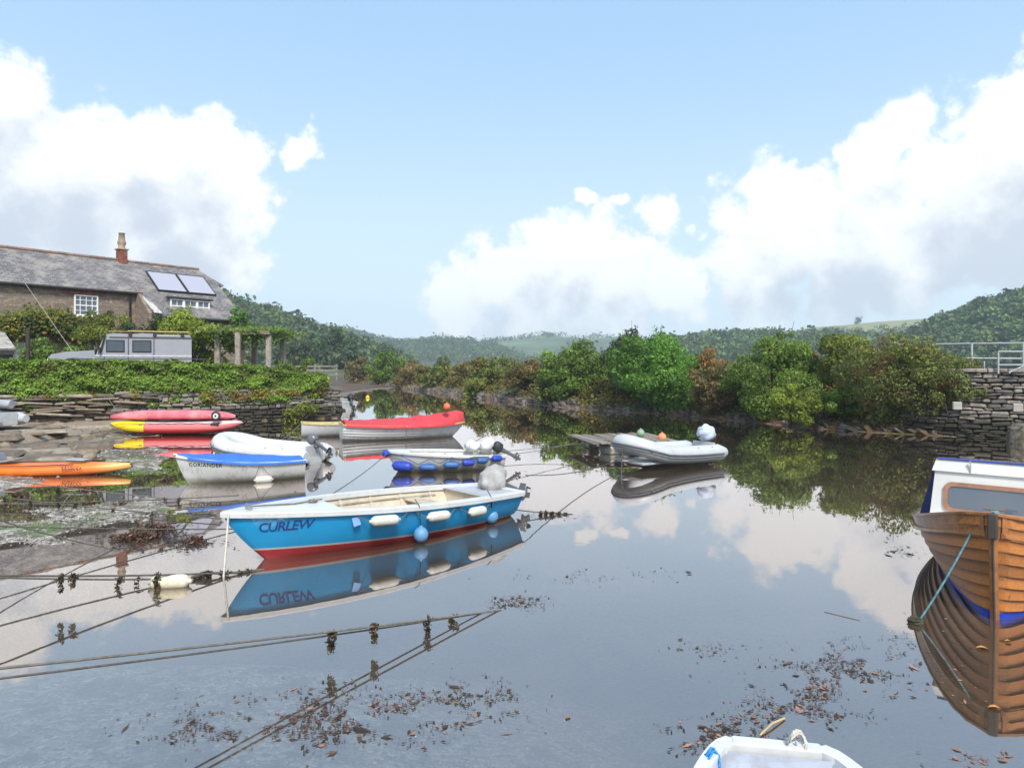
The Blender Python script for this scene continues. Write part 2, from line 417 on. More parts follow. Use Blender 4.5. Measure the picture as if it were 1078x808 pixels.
# ------------------------------------------------------------------ far hills and their woods
L_wood = leafmat('wood_leaves', (.075, .115, .032), .5, None, .12)
def hill(name, D, depth, sil, seed, cmat, base=1.0, nx=90, ny=26):
    px = np.array([p[0] for p in sil], float); py = np.array([p[1] for p in sil], float)
    xs = np.linspace(px[0], px[-1], nx); hs = EYE + (HY-np.interp(xs, px, py))/FPX*D
    X0 = (xs-CX)/FPX*D
    t = np.linspace(-1, 1, ny)
    XXh = np.repeat(X0[None], ny, 0)*(1+0*t[:, None]); YYh = D + t[:, None]*depth + 0*XXh
    prof = np.cos(t*math.pi/2)**.9; prof[0] = prof[-1] = 0
    ends = np.clip(np.minimum(np.arange(nx), np.arange(nx)[::-1])/8., 0, 1)**.7
    nz = (fbm(XXh, YYh, D*.12, 4, seed)-.5)*D*.02
    Z = base + (hs[None]-base)*prof[:, None]*(.25+.75*ends[None]) + nz*prof[:, None]*(abs(t[:, None]) > .1)
    Z[0] = -2; Z[-1] = -2
    o = link(name, grid_mesh(name, XXh, YYh, Z), cmat); tag(o, kind='structure')
    return XXh, YYh, Z, t
def hill_z(H, x, y):
    XXh, YYh, Z, t = H
    ys = YYh[:, 0]; i = np.clip(np.searchsorted(ys, y)-1, 0, len(ys)-2); X0 = XXh[0]; j = np.clip(np.searchsorted(X0, x)-1, 0, len(X0)-2)
    fy = (y-ys[i])/(ys[i+1]-ys[i]); fx = (x-X0[j])/(X0[j+1]-X0[j])
    return Z[i, j]*(1-fy)*(1-fx)+Z[i+1, j]*fy*(1-fx)+Z[i, j+1]*(1-fy)*fx+Z[i+1, j+1]*fy*fx
def crown_points(cx, cy, cz, r, n, lump=6):
    """points and normals on a lumpy crown"""
    m = len(cx); k = n
    lc = rng.normal(0, 1, (m, lump, 3)); lc /= np.linalg.norm(lc, axis=2)[..., None]; lc[..., 2] = np.abs(lc[..., 2])*.9-.15; lc *= rng.uniform(.4, .72, (m, lump, 1))
    lr = rng.uniform(.32, .55, (m, lump))
    pick = rng.integers(0, lump, (m, k)); d = rng.normal(0, 1, (m, k, 3)); d /= np.linalg.norm(d, axis=2)[..., None]; d[..., 2] = np.where(rng.random((m, k)) < .7, np.abs(d[..., 2]), d[..., 2])
    c = np.take_along_axis(lc, pick[..., None], 1); rr = np.take_along_axis(lr, pick, 1)*rng.uniform(.75, 1.08, (m, k))
    p = (c + d*rr[..., None])*r[:, None, None]; p += np.stack([cx, cy, cz], 1)[:, None, :]
    return p.reshape(-1, 3), d.reshape(-1, 3)
def wood(name, H, n, r0, dens, seed, tmin=-.95, tmax=.25, leafs=70, tc=((.8, .9, .9), (1.25, 1.2, .9)), xclip=None, mask=None):
    XXh, YYh, Z, t = H; g = np.random.default_rng(seed)
    x = g.uniform(XXh[0, 0], XXh[0, -1], n); y = YYh[0, 0] + (g.uniform(tmin, tmax, n)+1)/2*(YYh[-1, 0]-YYh[0, 0])
    if mask is not None: k = mask(x, y); x = x[k]; y = y[k]; n = len(x)
    r = r0*np.clip(g.lognormal(-.05, .25, n), .5, 1.7); z = hill_z(H, x, y) + r*.05 + (r-r0)*.2
    p, d = crown_points(x, y, z, r, leafs)
    a = g.random((n, 1)); tint = np.array(tc[0])*(1-a)+np.array(tc[1])*a; tint *= g.uniform(.5, 1.45, (n, 1)); tint = np.repeat(tint, leafs, 0)
    me = leaf_mesh(name, p, d, np.repeat(.12*r+.13*r0, leafs), tint, .8)
    o = link(name, me, L_wood); tag(o, kind='stuff'); return o
under = M_('woodland_floor', (.035, .052, .022), .9, .3, .02)
T = newmat('meadow'); v = T.geo('Position'); c = T.mix(T.ramp(T.noise(v, .012, 3), .4, .6), (.24, .24, .07), (.15, .20, .055)); c = T.mix(T.noise(v, .2, 4), c, (.20, .19, .08))
T.put(T.b.inputs['Base Color'], c); T.b.inputs['Roughness'].default_value = .9; meadow = T.m
pasture = M_('pasture', (.06, .10, .045), .9, .35, .01, (.10, .14, .06))
HB = hill('hills', 900, 300, [(200,350),(330,345),(355,350),(372,352),(400,360),(430,364),(455,362),(475,361),(500,364),(560,372)], 1, under)
HC = hill('hills', 1100, 330, [(380,372),(430,366),(470,364),(500,364),(530,360),(560,358),(585,355),(605,357),(650,358),(700,361),(760,366)], 2, pasture)
HE = hill('hills', 800, 260, [(740,366),(800,354),(850,346.5),(880,343),(920,339),(960,336.5),(1000,333.5),(1040,329),(1200,320)], 3, meadow)
HD = hill('hills', 480, 150, [(640,371),(680,366),(720,361),(750,357),(790,357),(850,359),(900,361),(960,356),(1010,346),(1100,340)], 4, under)
HA = hill('hills', 330, 130, [(40,318),(150,312),(230,318),(262,325),(290,332),(320,344),(345,354),(365,361),(395,370),(430,378)], 5, under)
HF = hill('hills', 300, 110, [(930,370),(970,358),(990,348),(1005,340),(1030,332),(1050,327),(1068,320),(1078,316),(1150,306),(1300,300)], 6, under)
wood('distant_woodland', HB, 3000, 6.5, 1, 21, leafs=26, tmin=-.9, tmax=.15)
wood('distant_woodland', HC, 1500, 7.5, 1, 22, leafs=26, tmin=-.9, tmax=.1, mask=lambda x, y: fbm(x, y, 90, 3, 77) > .50)
wood('distant_woodland', HE, 1500, 6.0, 1, 23, leafs=30, tmin=-.95, tmax=.06, mask=lambda x, y: (y < 650+110*fbm(x, y, 60, 2, 7)))
wood('hillside_woodland', HD, 1900, 5.5, 1, 24, leafs=60, tmin=-.97, tmax=.2)
wood('hillside_woodland', HA, 2000, 4.6, 1, 25, leafs=80, tmin=-.97, tmax=.2, tc=((.8, .9, .85), (1.2, 1.1, .8)))
wood('hillside_woodland', HF, 1500, 4.6, 1, 26, leafs=110, tmin=-.97, tmax=.25, tc=((.8, .95, .85), (1.3, 1.3, .9)))

# ------------------------------------------------------------------ masonry
def rand_island_mat(name, cols, rough=.85, nscale=9, bump=.6, dark=.5):
    T = newmat(name); r = T.geo('Random Per Island'); v = T.coord()
    cr = T.node('ShaderNodeValToRGB'); T.put(cr.inputs[0], r); e = cr.color_ramp.elements
    cr.color_ramp.interpolation = 'CONSTANT'
    while len(e) < len(cols): e.new(.5)
    for i, c in enumerate(cols): e[i].position = i/len(cols); e[i].color = (*c, 1)
    n = T.noise(v, nscale, 6, .7)
    c = T.mix(T.ramp(n, .3, .7, dark, 0), cr.outputs[0], (.02, .018, .015))
    T.put(T.b.inputs['Base Color'], c); T.b.inputs['Roughness'].default_value = rough
    T.put(T.b.inputs['Normal'], T.bump(T.noise(v, nscale*3, 6, .7), bump, .03)); return T
Tq = rand_island_mat('quay_stone', [(.17,.15,.125),(.24,.21,.17),(.12,.105,.09),(.31,.27,.23),(.20,.17,.14),(.14,.13,.12),(.36,.32,.28)], .9)
# weed and wet band near the water, standing on the stone itself
pz = Tq.sep(Tq.geo('Position'))[2]; nn = Tq.noise(Tq.geo('Position'), 2.5, 5, .7)
old = Tq.b.inputs['Base Color'].links[0].from_socket
Tq.put(Tq.b.inputs['Base Color'], Tq.mix(Tq.ramp(Tq.math('ADD', pz, Tq.math('MULTIPLY', Tq.math('SUBTRACT', nn, .5), .5)), .75, .45), old, (.035, .032, .022)))
quay_stone = Tq.m
shale = rand_island_mat('shale', [(.24,.185,.13),(.31,.25,.18),(.20,.16,.12),(.36,.30,.23),(.17,.135,.10),(.28,.22,.16)], .9, 5).m
core_dark = M_('wall_core', (.115, .10, .082), .95, .3, 2)
def path_pts(path, step):
    out = []
    for (a, b) in zip(path[:-1], path[1:]):
        a, b = Vector(a), Vector(b); L = (b-a).length; n = max(1, int(L/step))
        for i in range(n): out.append((a+(b-a)*i/n, (b-a).normalized()))
    return out
def stone_wall(path, z0, ztop, h=(.10, .2), w=(.2, .6), depth=.3, jit=.05, bev=.03, seed=1, skew=0.):
    """coursed rubble: one box per stone, laid along the path"""
    g = random.Random(seed); m = MB(); z = z0
    segs = [(Vector(a), Vector(b)) for a, b in zip(path[:-1], path[1:])]
    while z < max(ztop if not callable(ztop) else 9, 0) and z < 9:
        hh = g.uniform(*h); done = True
        for a, b in segs:
            L = (b-a).length; d = (b-a).normalized(); ang = math.atan2(d.y, d.x); t = -g.uniform(0, .3)
            while t < L:
                ww = g.uniform(*w); c = a + d*(t+ww/2)
                zt = ztop(c.x) if callable(ztop) else ztop
                if z < zt:
                    done = False
                    nrm = Vector((d.y, -d.x)); o = g.uniform(-jit, jit)
                    rot = Matrix.Rotation(ang+g.uniform(-.05, .05), 3, 'Z') @ Matrix.Rotation(g.uniform(-.10, .10)+skew, 3, 'Y')
                    m.box((c.x+nrm.x*o-nrm.x*depth*.0, c.y+nrm.y*o, z+hh/2+g.uniform(-.035, .035)), (ww*.96, depth*g.uniform(.9, 1.1), hh*g.uniform(.8, .96)), rot, g.uniform(.9, 1), bev)
                t += ww
        z += hh
        if done: break
    return m
wpath = [(-13.6, 30.05), (-12.7, 30.5), (-8.45, 32.85)]
qw = thing('quay_wall', 'weathered stone quay wall under the long hedge, with dark weedy foot in the water', 'stone wall', (0, 0, 0))
m = stone_wall([(-16.4, 28.4), (-12.7, 30.5), (-8.45, 32.85)], -.25, 1.38, (.09, .2), (.18, .62), .34, .06, .03, 3)
m2 = stone_wall([(-8.45, 32.85), (-10.7, 40), (-18.5, 64)], -.25, 1.3, (.14, .24), (.3, .8), .34, .06, .03, 4)
m.add(m2.v, m2.f); m.build('stonework', quay_stone, qw)
cb = MB()
for a, b in (((-16.4, 28.4), (-12.7, 30.5)), ((-12.7, 30.5), (-8.45, 32.85)), ((-8.45, 32.85), (-10.7, 40)), ((-10.7, 40), (-18.5, 64))):
    a, b = Vector(a), Vector(b); d = (b-a).normalized(); n = Vector((-d.y, d.x)); c = (a+b)/2+n*.35
    cb.box((c.x, c.y, .5), ((b-a).length+.3, .6, 1.55), math.atan2(d.y, d.x))
cb.build('wall_core', core_dark, qw)
m = stone_wall([(-35, 20.2), (-27, 23.6), (-20.3, 26.6), (-16.3, 28.5)], .05, 1.25, (.07, .17), (.5, 1.6), .5, .16, .04, 5, .03)
o = m.build('rock_outcrop', shale); tag(o, kind='structure')
cb = MB()
for a, b in (((-35, 20.2), (-20.3, 26.6)), ((-20.3, 26.6), (-16.3, 28.5))):
    a, b = Vector(a), Vector(b); d = (b-a).normalized(); n = Vector((-d.y, d.x)); c = (a+b)/2+n*.4
    cb.box((c.x, c.y, .55), ((b-a).length+.4, .6, 1.2), math.atan2(d.y, d.x))
o = cb.build('rock_outcrop', core_dark); tag(o, kind='structure')
# loose shale ledges and slabs on the shore below
g = random.Random(12); m = MB()
def ground_z(x, y): return float(bed_height(np.array([x]), np.array([y]))[0][0])
for k in range(120):
    px, py = g.uniform(-40, 108), g.uniform(446, 479)
    if px > 85 and py > 470: continue
    p = G(px, py, .15); z = ground_z(p.x, p.y)
    s_ = g.uniform(.35, 1.5); m.box((p.x, p.y, z+g.uniform(-.04, .05)), (s_, s_*g.uniform(.3, .7), g.uniform(.06, .2)), Matrix.Rotation(g.uniform(.1, .7), 3, 'Z') @ Matrix.Rotation(g.uniform(-.12, .12), 3, 'X'), g.uniform(.75, .95), .03)
o = m.build('rock_ledge', shale); tag(o, kind='structure')

# stones and weed along the far bank: nobody could count them
m = MB(); bank = [(-20.8, 92), (-14, 79), (-8.2, 66.6), (-3.6, 55), (-.3, 48), (3.4, 40.2), (7.7, 35.4), (10.8, 29.8), (12.1, 27), (14.1, 25), (15.8, 23.9)]
for (a, b) in zip(bank[:-1], bank[1:]):
    a, b = Vector(a), Vector(b); L = (b-a).length; d = (b-a).normalized(); n = Vector((-d.y, d.x)) ; n = n if n.y > 0 else -n
    n = Vector((d.y, -d.x)); n = n if (n.x+n.y) > 0 else -n
    for k in range(int(L*44)):
        t = g.uniform(0, L); off = g.uniform(.1, 2.2); p = a+d*t+n*off
        z = -.02+.62*min(1, off/1.7); s_ = g.uniform(.12, .5)*(1 if a.y < 45 else 1.5)
        rot = Matrix.Rotation(math.atan2(d.y, d.x)+g.uniform(-.4, .4), 3, 'Z') @ Matrix.Rotation(g.uniform(.2, 1.0), 3, 'Y') @ Matrix.Rotation(g.uniform(-.4, .4), 3, 'X')
        m.box((p.x, p.y, z+.02), (s_, s_*g.uniform(.3, .7), s_*g.uniform(.15, .4)), rot, g.uniform(.6, .95), .02)
bankrock = rand_island_mat('bank_rock', [(.10,.085,.07),(.17,.15,.125),(.07,.055,.045),(.13,.10,.07),(.22,.20,.175),(.05,.04,.03),(.16,.09,.035),(.12,.11,.10)], .8, 7).m
o = m.build('bank_rubble', bankrock); tag(o, kind='stuff')

# ------------------------------------------------------------------ foliage
bark = M_('bark', (.10, .075, .05), .9, .35, 8, bump=.5)
LM = {}
def LMAT(key, c, var=.5, hue2=None, trans=.36):
    if key not in LM: LM[key] = leafmat(key, c, var, hue2, trans)
    return LM[key]
G_bright = LMAT('leaves_bright_green', (0.130, 0.270, 0.040), .45)
G_mid = LMAT('leaves_mid_green', (.140, .220, .034), .5)
G_dark = LMAT('leaves_dark_green', (0.060, 0.100, 0.038), .45)
G_blue = LMAT('leaves_grey_green', (0.079, 0.109, 0.058), .45)
G_olive = LMAT('leaves_olive', (.155, .195, .038), .5, (.15, .085, .03))
G_brown = LMAT('leaves_russet', (0.196, 0.152, 0.054), .5, (.08, .10, .03))
G_rust = LMAT('leaves_rust', (0.242, 0.145, 0.043), .5)
G_lime = LMAT('leaves_lime', (.215, .275, .035), .4)
G_yellow = LMAT('leaves_yellow_green', (.205, .235, .038), .45, (.08, .12, .02))
G_gorse = LMAT('leaves_gorse', (.155, .185, .042), .5, (.18, .075, .035))
G_hedge = LMAT('leaves_hedge', (.165, .265, .030), .5, (.12, .13, .025), .3)
def crown(cx, cy, z0, z1, rx, ry, mat, leaf, parent, name='crown', dens=1.0, lumps=16, seed=0, fill=.9, flat=0.):
    gg = np.random.default_rng(seed+100)
    H = z1-z0; c = np.array([cx, cy, (z0+z1)/2])
    # lumps inside the crown
    d = gg.normal(0, 1, (lumps, 3)); d /= np.linalg.norm(d, axis=1)[:, None]; rad = gg.uniform(.42, .95, (lumps, 1))
    lc = d*rad*np.array([rx, ry, H/2]); lr = gg.uniform(.15, .36, lumps)*min(rx, H*.6)
    if flat: lc[:, 2] -= flat*H*.25*(np.abs(lc[:, 0])/rx)
    area = 4*math.pi*(lr**2); pr = area/area.sum()
    n = int(min(42000, dens*area.sum()*1.25/(leaf*leaf*.62)))
    pick = gg.choice(lumps, n, p=pr); dd = gg.normal(0, 1, (n, 3)); dd /= np.linalg.norm(dd, axis=1)[:, None]
    rr = lr[pick]*gg.uniform(.55, 1.0, n)**.6
    bumpy = 1 + .22*np.sin(dd[:, 0]*9+pick)*np.sin(dd[:, 1]*8+pick*2)*np.sin(dd[:, 2]*9)
    p = lc[pick] + dd*(rr*bumpy)[:, None]*np.array([1, 1, .85])
    # sprays sticking out
    ns = max(12, n//160); ks = gg.integers(0, lumps, ns); sd_ = gg.normal(0, 1, (ns, 3)); sd_[:, 2] = np.abs(sd_[:, 2])+.3; sd_ /= np.linalg.norm(sd_, axis=1)[:, None]
    kk = gg.integers(0, ns, n//14); tt = gg.uniform(.8, 1.45, n//14)
    sp = lc[ks[kk]] + sd_[kk]*(lr[ks[kk]]*tt)[:, None] + gg.normal(0, leaf*.5, (n//14, 3))
    p = np.concatenate([p, sp]); dd = np.concatenate([dd, sd_[kk]]); pick = np.concatenate([pick, ks[kk]])
    p += c; keep = p[:, 2] > z0-.1; p, dd, pick = p[keep], dd[keep], pick[keep]
    tint = gg.uniform(.75, 1.45, lumps)[pick][:, None]*np.array([[1, 1, 1]])*(1+gg.normal(0, .05, (len(pick), 3)))
    me = leaf_mesh(name, p, dd, leaf, np.clip(tint, .3, 2))
    o = link(name, me, mat, parent)
    return [Vector(q)+Vector(c) for q in lc]
def plant(name, label, cat, px0, px1, ytop, ybase, D, mat, group=None, leaf=None, dens=1., lumps=16, seed=0, depth=.75, z0=None, flat=0., rot_depth=0):
    D = D-(1.2 if group and 'far bank' in group and D < 50 and name != 'gorse_bush' else 0); a, b = P(px0, ytop, D), P(px1, ybase+4, D); cx = (a.x+b.x)/2; rx = (b.x-a.x)/2; z1 = a.z; zb = b.z if z0 is None else z0
    leaf = leaf or max(.05, D*.0030)
    gz = ground_z(cx, D) ; gz = min(gz, zb)
    t = thing(name, label, cat, (cx, D, gz), 0, group)
    cs = crown(0, 0, zb-gz, z1-gz, rx*1.16, rx*depth, mat, leaf, t, 'crown' if 'tree' in name else 'foliage', dens, lumps, seed, flat=flat)
    m = MB(); gg = random.Random(seed); zc = (z1-gz)*.3
    m.tube([(0, 0, -.15), (.03*rx, 0, zc*.5), (0, 0, zc)], [.05+.03*rx, .04+.025*rx, .03+.02*rx], 7)
    for q in cs:
        k = Vector((0, 0, zc*gg.uniform(.3, 1))); mid = (k+q)/2+Vector((gg.uniform(-.1, .1), gg.uniform(-.1, .1), -.05*rx))
        m.tube([k, mid, q, q+(q-mid)*.5], [.02+.015*rx, .014+.01*rx, .012, .006], 5)
    m.build('trunk' if 'tree' in name else 'stems', bark, t)
    return t
bank_g = 'shrubs and trees along the far bank'
PL = [
 ('shrub', 'low brown scrub at the far end of the creek, left of a round green bush', 'shrub', 366, 394, 377, 402, 93, G_brown, .7),
 ('shrub', 'round dark green bush at the far end of the creek', 'shrub', 388, 424, 370, 403, 84, G_mid, .9),
 ('shrub', 'brownish thicket just right of the round dark green bush', 'shrub', 416, 452, 378, 406, 76, G_brown, .8),
 ('shrub', 'olive thicket with rusty patches at the middle of the far bank', 'shrub', 444, 482, 379, 409, 68, G_olive, .8),
 ('shrub', 'reddish brown thicket between two olive bushes on the far bank', 'shrub', 472, 508, 378, 411, 62, G_brown, .8),
 ('shrub', 'broad olive green bush above the red covered boat', 'shrub', 496, 545, 374, 414, 56, G_olive, .9),
 ('shrub', 'small yellow green bush low on the bank under the broad olive bush', 'shrub', 488, 514, 397, 415, 54, G_yellow, .7),
 ('shrub', 'russet shrub left of the pale green willowy bush', 'shrub', 538, 590, 377, 420, 49, G_brown, .8),
 ('shrub', 'pale green willowy bush leaning out left of the dark grey green tree', 'shrub', 574, 650, 361, 419, 44, G_mid, .9),
 ('shrub', 'yellowish low growth at the foot of the pale willowy bush', 'shrub', 560, 610, 395, 424, 44.5, G_olive, .7),
 ('tree', 'slender dark grey green tree standing behind the bright green tree', 'tree', 636, 690, 346, 418, 40, G_blue, 1.),
 ('tree', 'bright green rounded tree, the most vivid on the far bank', 'tree', 648, 733, 352, 430, 37, G_bright, 1.),
 ('shrub', 'orange brown scrub right of the bright green tree', 'shrub', 722, 764, 367, 426, 37, G_rust, .7),
 ('shrub', 'thin russet bush overhanging the rocks behind the grey inflatable', 'shrub', 728, 782, 384, 430, 34, G_brown, .8),
 ('tree', 'wide green thorn tree with a spiky top above the dark rocks', 'tree', 764, 862, 357, 434, 31.5, G_mid, 1.),
 ('shrub', 'lime green bush hanging low over the water line', 'shrub', 812, 862, 402, 442, 28.3, G_lime, 1.),
 ('shrub', 'brown dead stems between the thorn tree and the yellow green tree', 'shrub', 845, 880, 368, 412, 32, G_rust, .5),
 ('tree', 'yellow green round tree standing up behind the gorse', 'tree', 862, 922, 343, 408, 30.5, G_yellow, .9),
 ('shrub', 'low green brambles below the yellow green tree', 'shrub', 856, 930, 402, 436, 28.3, G_mid, .9),
 ('gorse_bush', 'big russet and green gorse bush beside the bridge wall', 'gorse bush', 896, 1008, 356, 448, 25.9, G_gorse, 1.),
 ('gorse_bush', 'gorse spreading over the end of the bridge wall', 'gorse bush', 966, 1036, 376, 426, 24.4, G_gorse, .9),
 ('shrub', 'grey green hedge behind the gorse under the railing', 'shrub', 925, 1010, 366, 402, 33, G_mid, .7)]
for i, (nm, lb, ct, a, b, yt, yb, D, mt, dn) in enumerate(PL):
    plant(nm, lb, ct, a, b, yt, yb, D, mt, bank_g, dens=dn, lumps=int(26+(b-a)/3), seed=i*3+1)
plant('tree', 'thin leaning top shoot of the thorn tree, standing up against the hills', 'tree', 808, 838, 346, 385, 32.5, G_mid, bank_g, dens=.8, lumps=9, seed=91)
# undergrowth filling the bank between the bushes
pts = []; nr = []
for (a, b) in zip(bank[:-1], bank[1:]):
    a, b = np.array(a), np.array(b); L = np.linalg.norm(b-a); d = (b-a)/L; n = np.array([d[1], -d[0]]); n = n if n.sum() > 0 else -n
    k = int(L*1500 if a[1] < 45 else L*500); t = rng.uniform(0, L, k); off = rng.uniform(.45, 5.5, k)
    x = a[0]+d[0]*t+n[0]*off; y = a[1]+d[1]*t+n[1]*off
    z = bed_height(x, y)[0]+ rng.random(k)*(.12+1.1*fbm(x, y, 1.6, 3, 3)*sstep(off, .45, 2.2)+.25*rng.random(k)*sstep(off, .4, 1.))
    pts.append(np.stack([x, y, z], 1))
pts = np.concatenate(pts); nn_ = np.tile([0., -.3, 1.], (len(pts), 1)); 
tn = np.where(fbm(pts[:, 0], pts[:, 1], 2.2, 3, 6)[:, None] > .5, [[1., 1., 1.]], [[1.3, .95, .9]])*rng.uniform(.7, 1.2, (len(pts), 1))
o = link('undergrowth', leaf_mesh('undergrowth', pts, nn_, .06+pts[:, 1]*.0022, tn), G_olive); tag(o, kind='stuff')

# hedge on the quay wall
HP = np.array([(-36., 20.6), (-27, 24.2), (-20.3, 27.2), (-16.2, 29.1), (-12.7, 31.0), (-9.0, 33.0)])
seg = np.hypot(*(HP[1:]-HP[:-1]).T); cum = np.concatenate([[0], np.cumsum(seg)])
n = 190000; s_ = rng.uniform(0, cum[-1], n); k = np.clip(np.searchsorted(cum, s_)-1, 0, len(seg)-1); f = (s_-cum[k])/seg[k]
base = HP[k]+(HP[k+1]-HP[k])*f[:, None]; d = (HP[k+1]-HP[k])/seg[k][:, None]; nrm = np.stack([d[:, 1], -d[:, 0]], 1)
top = np.interp(base[:, 0], [-36, -21, -15, -11.5, -10.3, -8.6], [2.9, 2.66, 2.56, 2.36, 2.10, 1.90]); bot = np.interp(base[:, 0], [-36, -20, -13, -10.5, -9], [.70, .72, .74, .85, 1.12])
lump = fbm(s_, s_*0+3, .9, 3, 41)-.5
q = rng.random(n); face = q < .56; 
hh = rng.random(n); zz = np.where(face, bot+(top-bot)*hh, top)
yy = np.where(face, .52-.12*np.abs(hh-.5), rng.uniform(-.9, .5, n))
lum2 = fbm(s_+zz*.3, zz*2+yy*1.5, .55, 4, 42)-.5
zz = zz + np.where(face, 0, lum2*.26) - lump*.08*(1-face); yy = yy + np.where(face, lum2*.7, 0) + rng.normal(0, .07, n)
zz += rng.normal(0, .045, n) + (lum2*.25)*(hh < .15)
pp = np.stack([base[:, 0]+nrm[:, 0]*yy, base[:, 1]+nrm[:, 1]*yy, zz], 1)
nv = np.where(face[:, None], np.stack([nrm[:, 0], nrm[:, 1], nrm[:, 0]*0+.5], 1), [[0, 0, 1.]])
tint = np.clip(1+.9*lum2[:, None]+rng.normal(0, .06, (n, 3)), .5, 1.6)
dead = (fbm(s_, zz*2, .8, 3, 44) > .60)&(hh < .4)&face; tint[dead] *= np.array([1.2, .62, .8])
hd = thing('hedge', 'long clipped green hedge running along the top of the quay wall', 'hedge', (0, 0, 0))
link('foliage', leaf_mesh('foliage', pp, nv, .098, tint), G_hedge, hd)
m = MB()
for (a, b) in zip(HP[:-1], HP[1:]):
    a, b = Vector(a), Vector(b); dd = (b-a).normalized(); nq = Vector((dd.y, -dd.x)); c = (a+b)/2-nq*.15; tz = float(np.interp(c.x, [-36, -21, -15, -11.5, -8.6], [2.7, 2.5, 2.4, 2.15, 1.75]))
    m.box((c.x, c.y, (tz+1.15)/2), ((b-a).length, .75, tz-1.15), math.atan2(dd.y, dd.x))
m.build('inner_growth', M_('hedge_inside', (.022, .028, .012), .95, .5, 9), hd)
plant('shrub', 'yellow green shrub growing out of the foot of the quay wall', 'shrub', 298, 331, 417, 448, 31.3, G_yellow, None, .09, 1., 14, 61)
# ------------------------------------------------------------------ garden behind the hedge
plant('shrub', 'round clipped dark green bush at the front of the silver off roader', 'shrub', 31, 87, 358, 402, 32.6, G_mid, None, .10, 1.1, 26, 62)
plant('shrub', 'dark green leafy shrub behind the roof rack plank', 'shrub', 128, 182, 329, 380, 36, G_dark, None, .14, 1., 20, 63)
plant('shrub', 'large bright green shrub between the off roader and the stone pergola', 'shrub', 158, 246, 327, 388, 34.5, G_lime, None, .15, 1.1, 30, 64)
plant('shrub', 'yellow leaved shrub below the sash window of the cottage', 'shrub', 80, 134, 325, 374, 34.2, G_yellow, None, .12, .85, 18, 65)
plant('climbing_plant', 'green climber on the right corner of the cottage behind the pergola', 'climbing plant', 243, 268, 318, 380, 38.5, G_bright, None, .15, 1., 14, 66)
plant('shrub', 'low green shrub under the right end of the pergola', 'shrub', 286, 330, 373, 396, 34, G_mid, None, .12, .8, 14, 67)
plant('tree', 'pale yellowish tree behind the stone pergola', 'tree', 301, 325, 342, 392, 150, G_olive, 'trees at the foot of the left hill', .7, 1., 22, 68, z0=1.)
plant('tree', 'grey green tree below the pale yellowish tree', 'tree', 288, 334, 358, 394, 140, G_blue, 'trees at the foot of the left hill', .7, 1., 22, 69, z0=1.)
plant('tree', 'broad dark green tree standing out at the foot of the left hill', 'tree', 322, 367, 343, 390, 170, G_dark, 'trees at the foot of the left hill', .7, 1.1, 26, 70, z0=1.)
plant('tree', 'small grey green tree right of the broad dark tree', 'tree', 352, 384, 366, 392, 120, G_blue, 'trees at the foot of the left hill', .55, 1., 18, 71, z0=1.)
plant('tree', 'lone round tree on the skyline beside the yellow hill field', 'tree', 898, 909, 333, 341.5, 790, G_dark, None, 1.6, .8, 12, 72, z0=P(903, 342, 790).z)

# vine trained along the cottage wall
hrot = math.atan2(.785, .62); HO = Vector((-23.6, 41, 1.7))
uL = Vector((.62, .785, 0)).normalized(); nL = Vector((.785, -.62, 0)).normalized()
def hl(x, w, z): return HO + uL*x + nL*w + Vector((0, 0, z-1.7))   # along the house, out from the ridge, height
vine = thing('grape_vine', 'grape vine with yellowing leaves trained along the cottage wall over a dark post', 'vine', tuple(hl(-6, 2.6, 1.7)), hrot)
n = 9000; xs = rng.uniform(-7, 3.6, n); zz = 4.75-1.7 + rng.normal(0, .26, n)+.25*np.sin(xs*1.3); k = rng.random(n) < .25; zz[k] -= rng.uniform(0, .8, k.sum())
yy = -rng.uniform(.0, .9, n)
tv = np.where(rng.random((n, 1)) < .35, [[1.9, 1.1, .8]], [[.8, .9, .9]])
link('foliage', leaf_mesh('foliage', np.stack([xs, yy, zz], 1), np.tile([0, -1, .5], (n, 1)), .17, tv), LMAT('leaves_vine', (0.147, 0.191, 0.033), .5, (.05, .08, .02)), vine)
m = MB(); m.tube([(-7, -.3, 2.9), (-3, -.35, 3.1), (3.6, -.3, 3.0)], .04, 6); m.tube([(-7, -.5, 2.7), (3.6, -.5, 2.75)], .025, 6); m.build('stems', bark, vine)

# ------------------------------------------------------------------ the cottage
T = newmat('roof_slates'); v = T.coord()
br = T.node('ShaderNodeTexBrick'); T.put(br.inputs['Vector'], T.coord('UV')); br.inputs['Scale'].default_value = 1
br.inputs['Brick Width'].default_value = .28; br.inputs['Row Height'].default_value = .18; br.inputs['Mortar Size'].default_value = .012; br.offset = .5
br.inputs['Color1'].default_value = (.125, .115, .12, 1); br.inputs['Color2'].default_value = (.23, .215, .22, 1); br.inputs['Mortar'].default_value = (.05, .05, .05, 1)
c = T.mix(T.ramp(T.noise(v, 1.2, 5, .65), .45, .68), br.outputs[0], (.30, .27, .24)); c = T.mix(T.ramp(T.noise(v, 3.5, 6, .7), .58, .72, 0, .8), c, (.12, .10, .08))
T.put(T.b.inputs['Base Color'], c); T.b.inputs['Roughness'].default_value = .8
T.put(T.b.inputs['Normal'], T.bump(T.math('ADD', br.outputs['Fac'], T.noise(v, 12, 5)), .7, .04)); slates = T.m
T = newmat('cottage_stone'); v = T.coord('UV')
br = T.node('ShaderNodeTexBrick'); T.put(br.inputs['Vector'], T.vmath('ADD', v, T.vmath('SCALE', T.noise(v, 2.2, 4, .6, out='Color'), scale=.12))); br.inputs['Scale'].default_value = 1
br.inputs['Brick Width'].default_value = .38; br.inputs['Row Height'].default_value = .10; br.inputs['Mortar Size'].default_value = .012; br.offset = .37
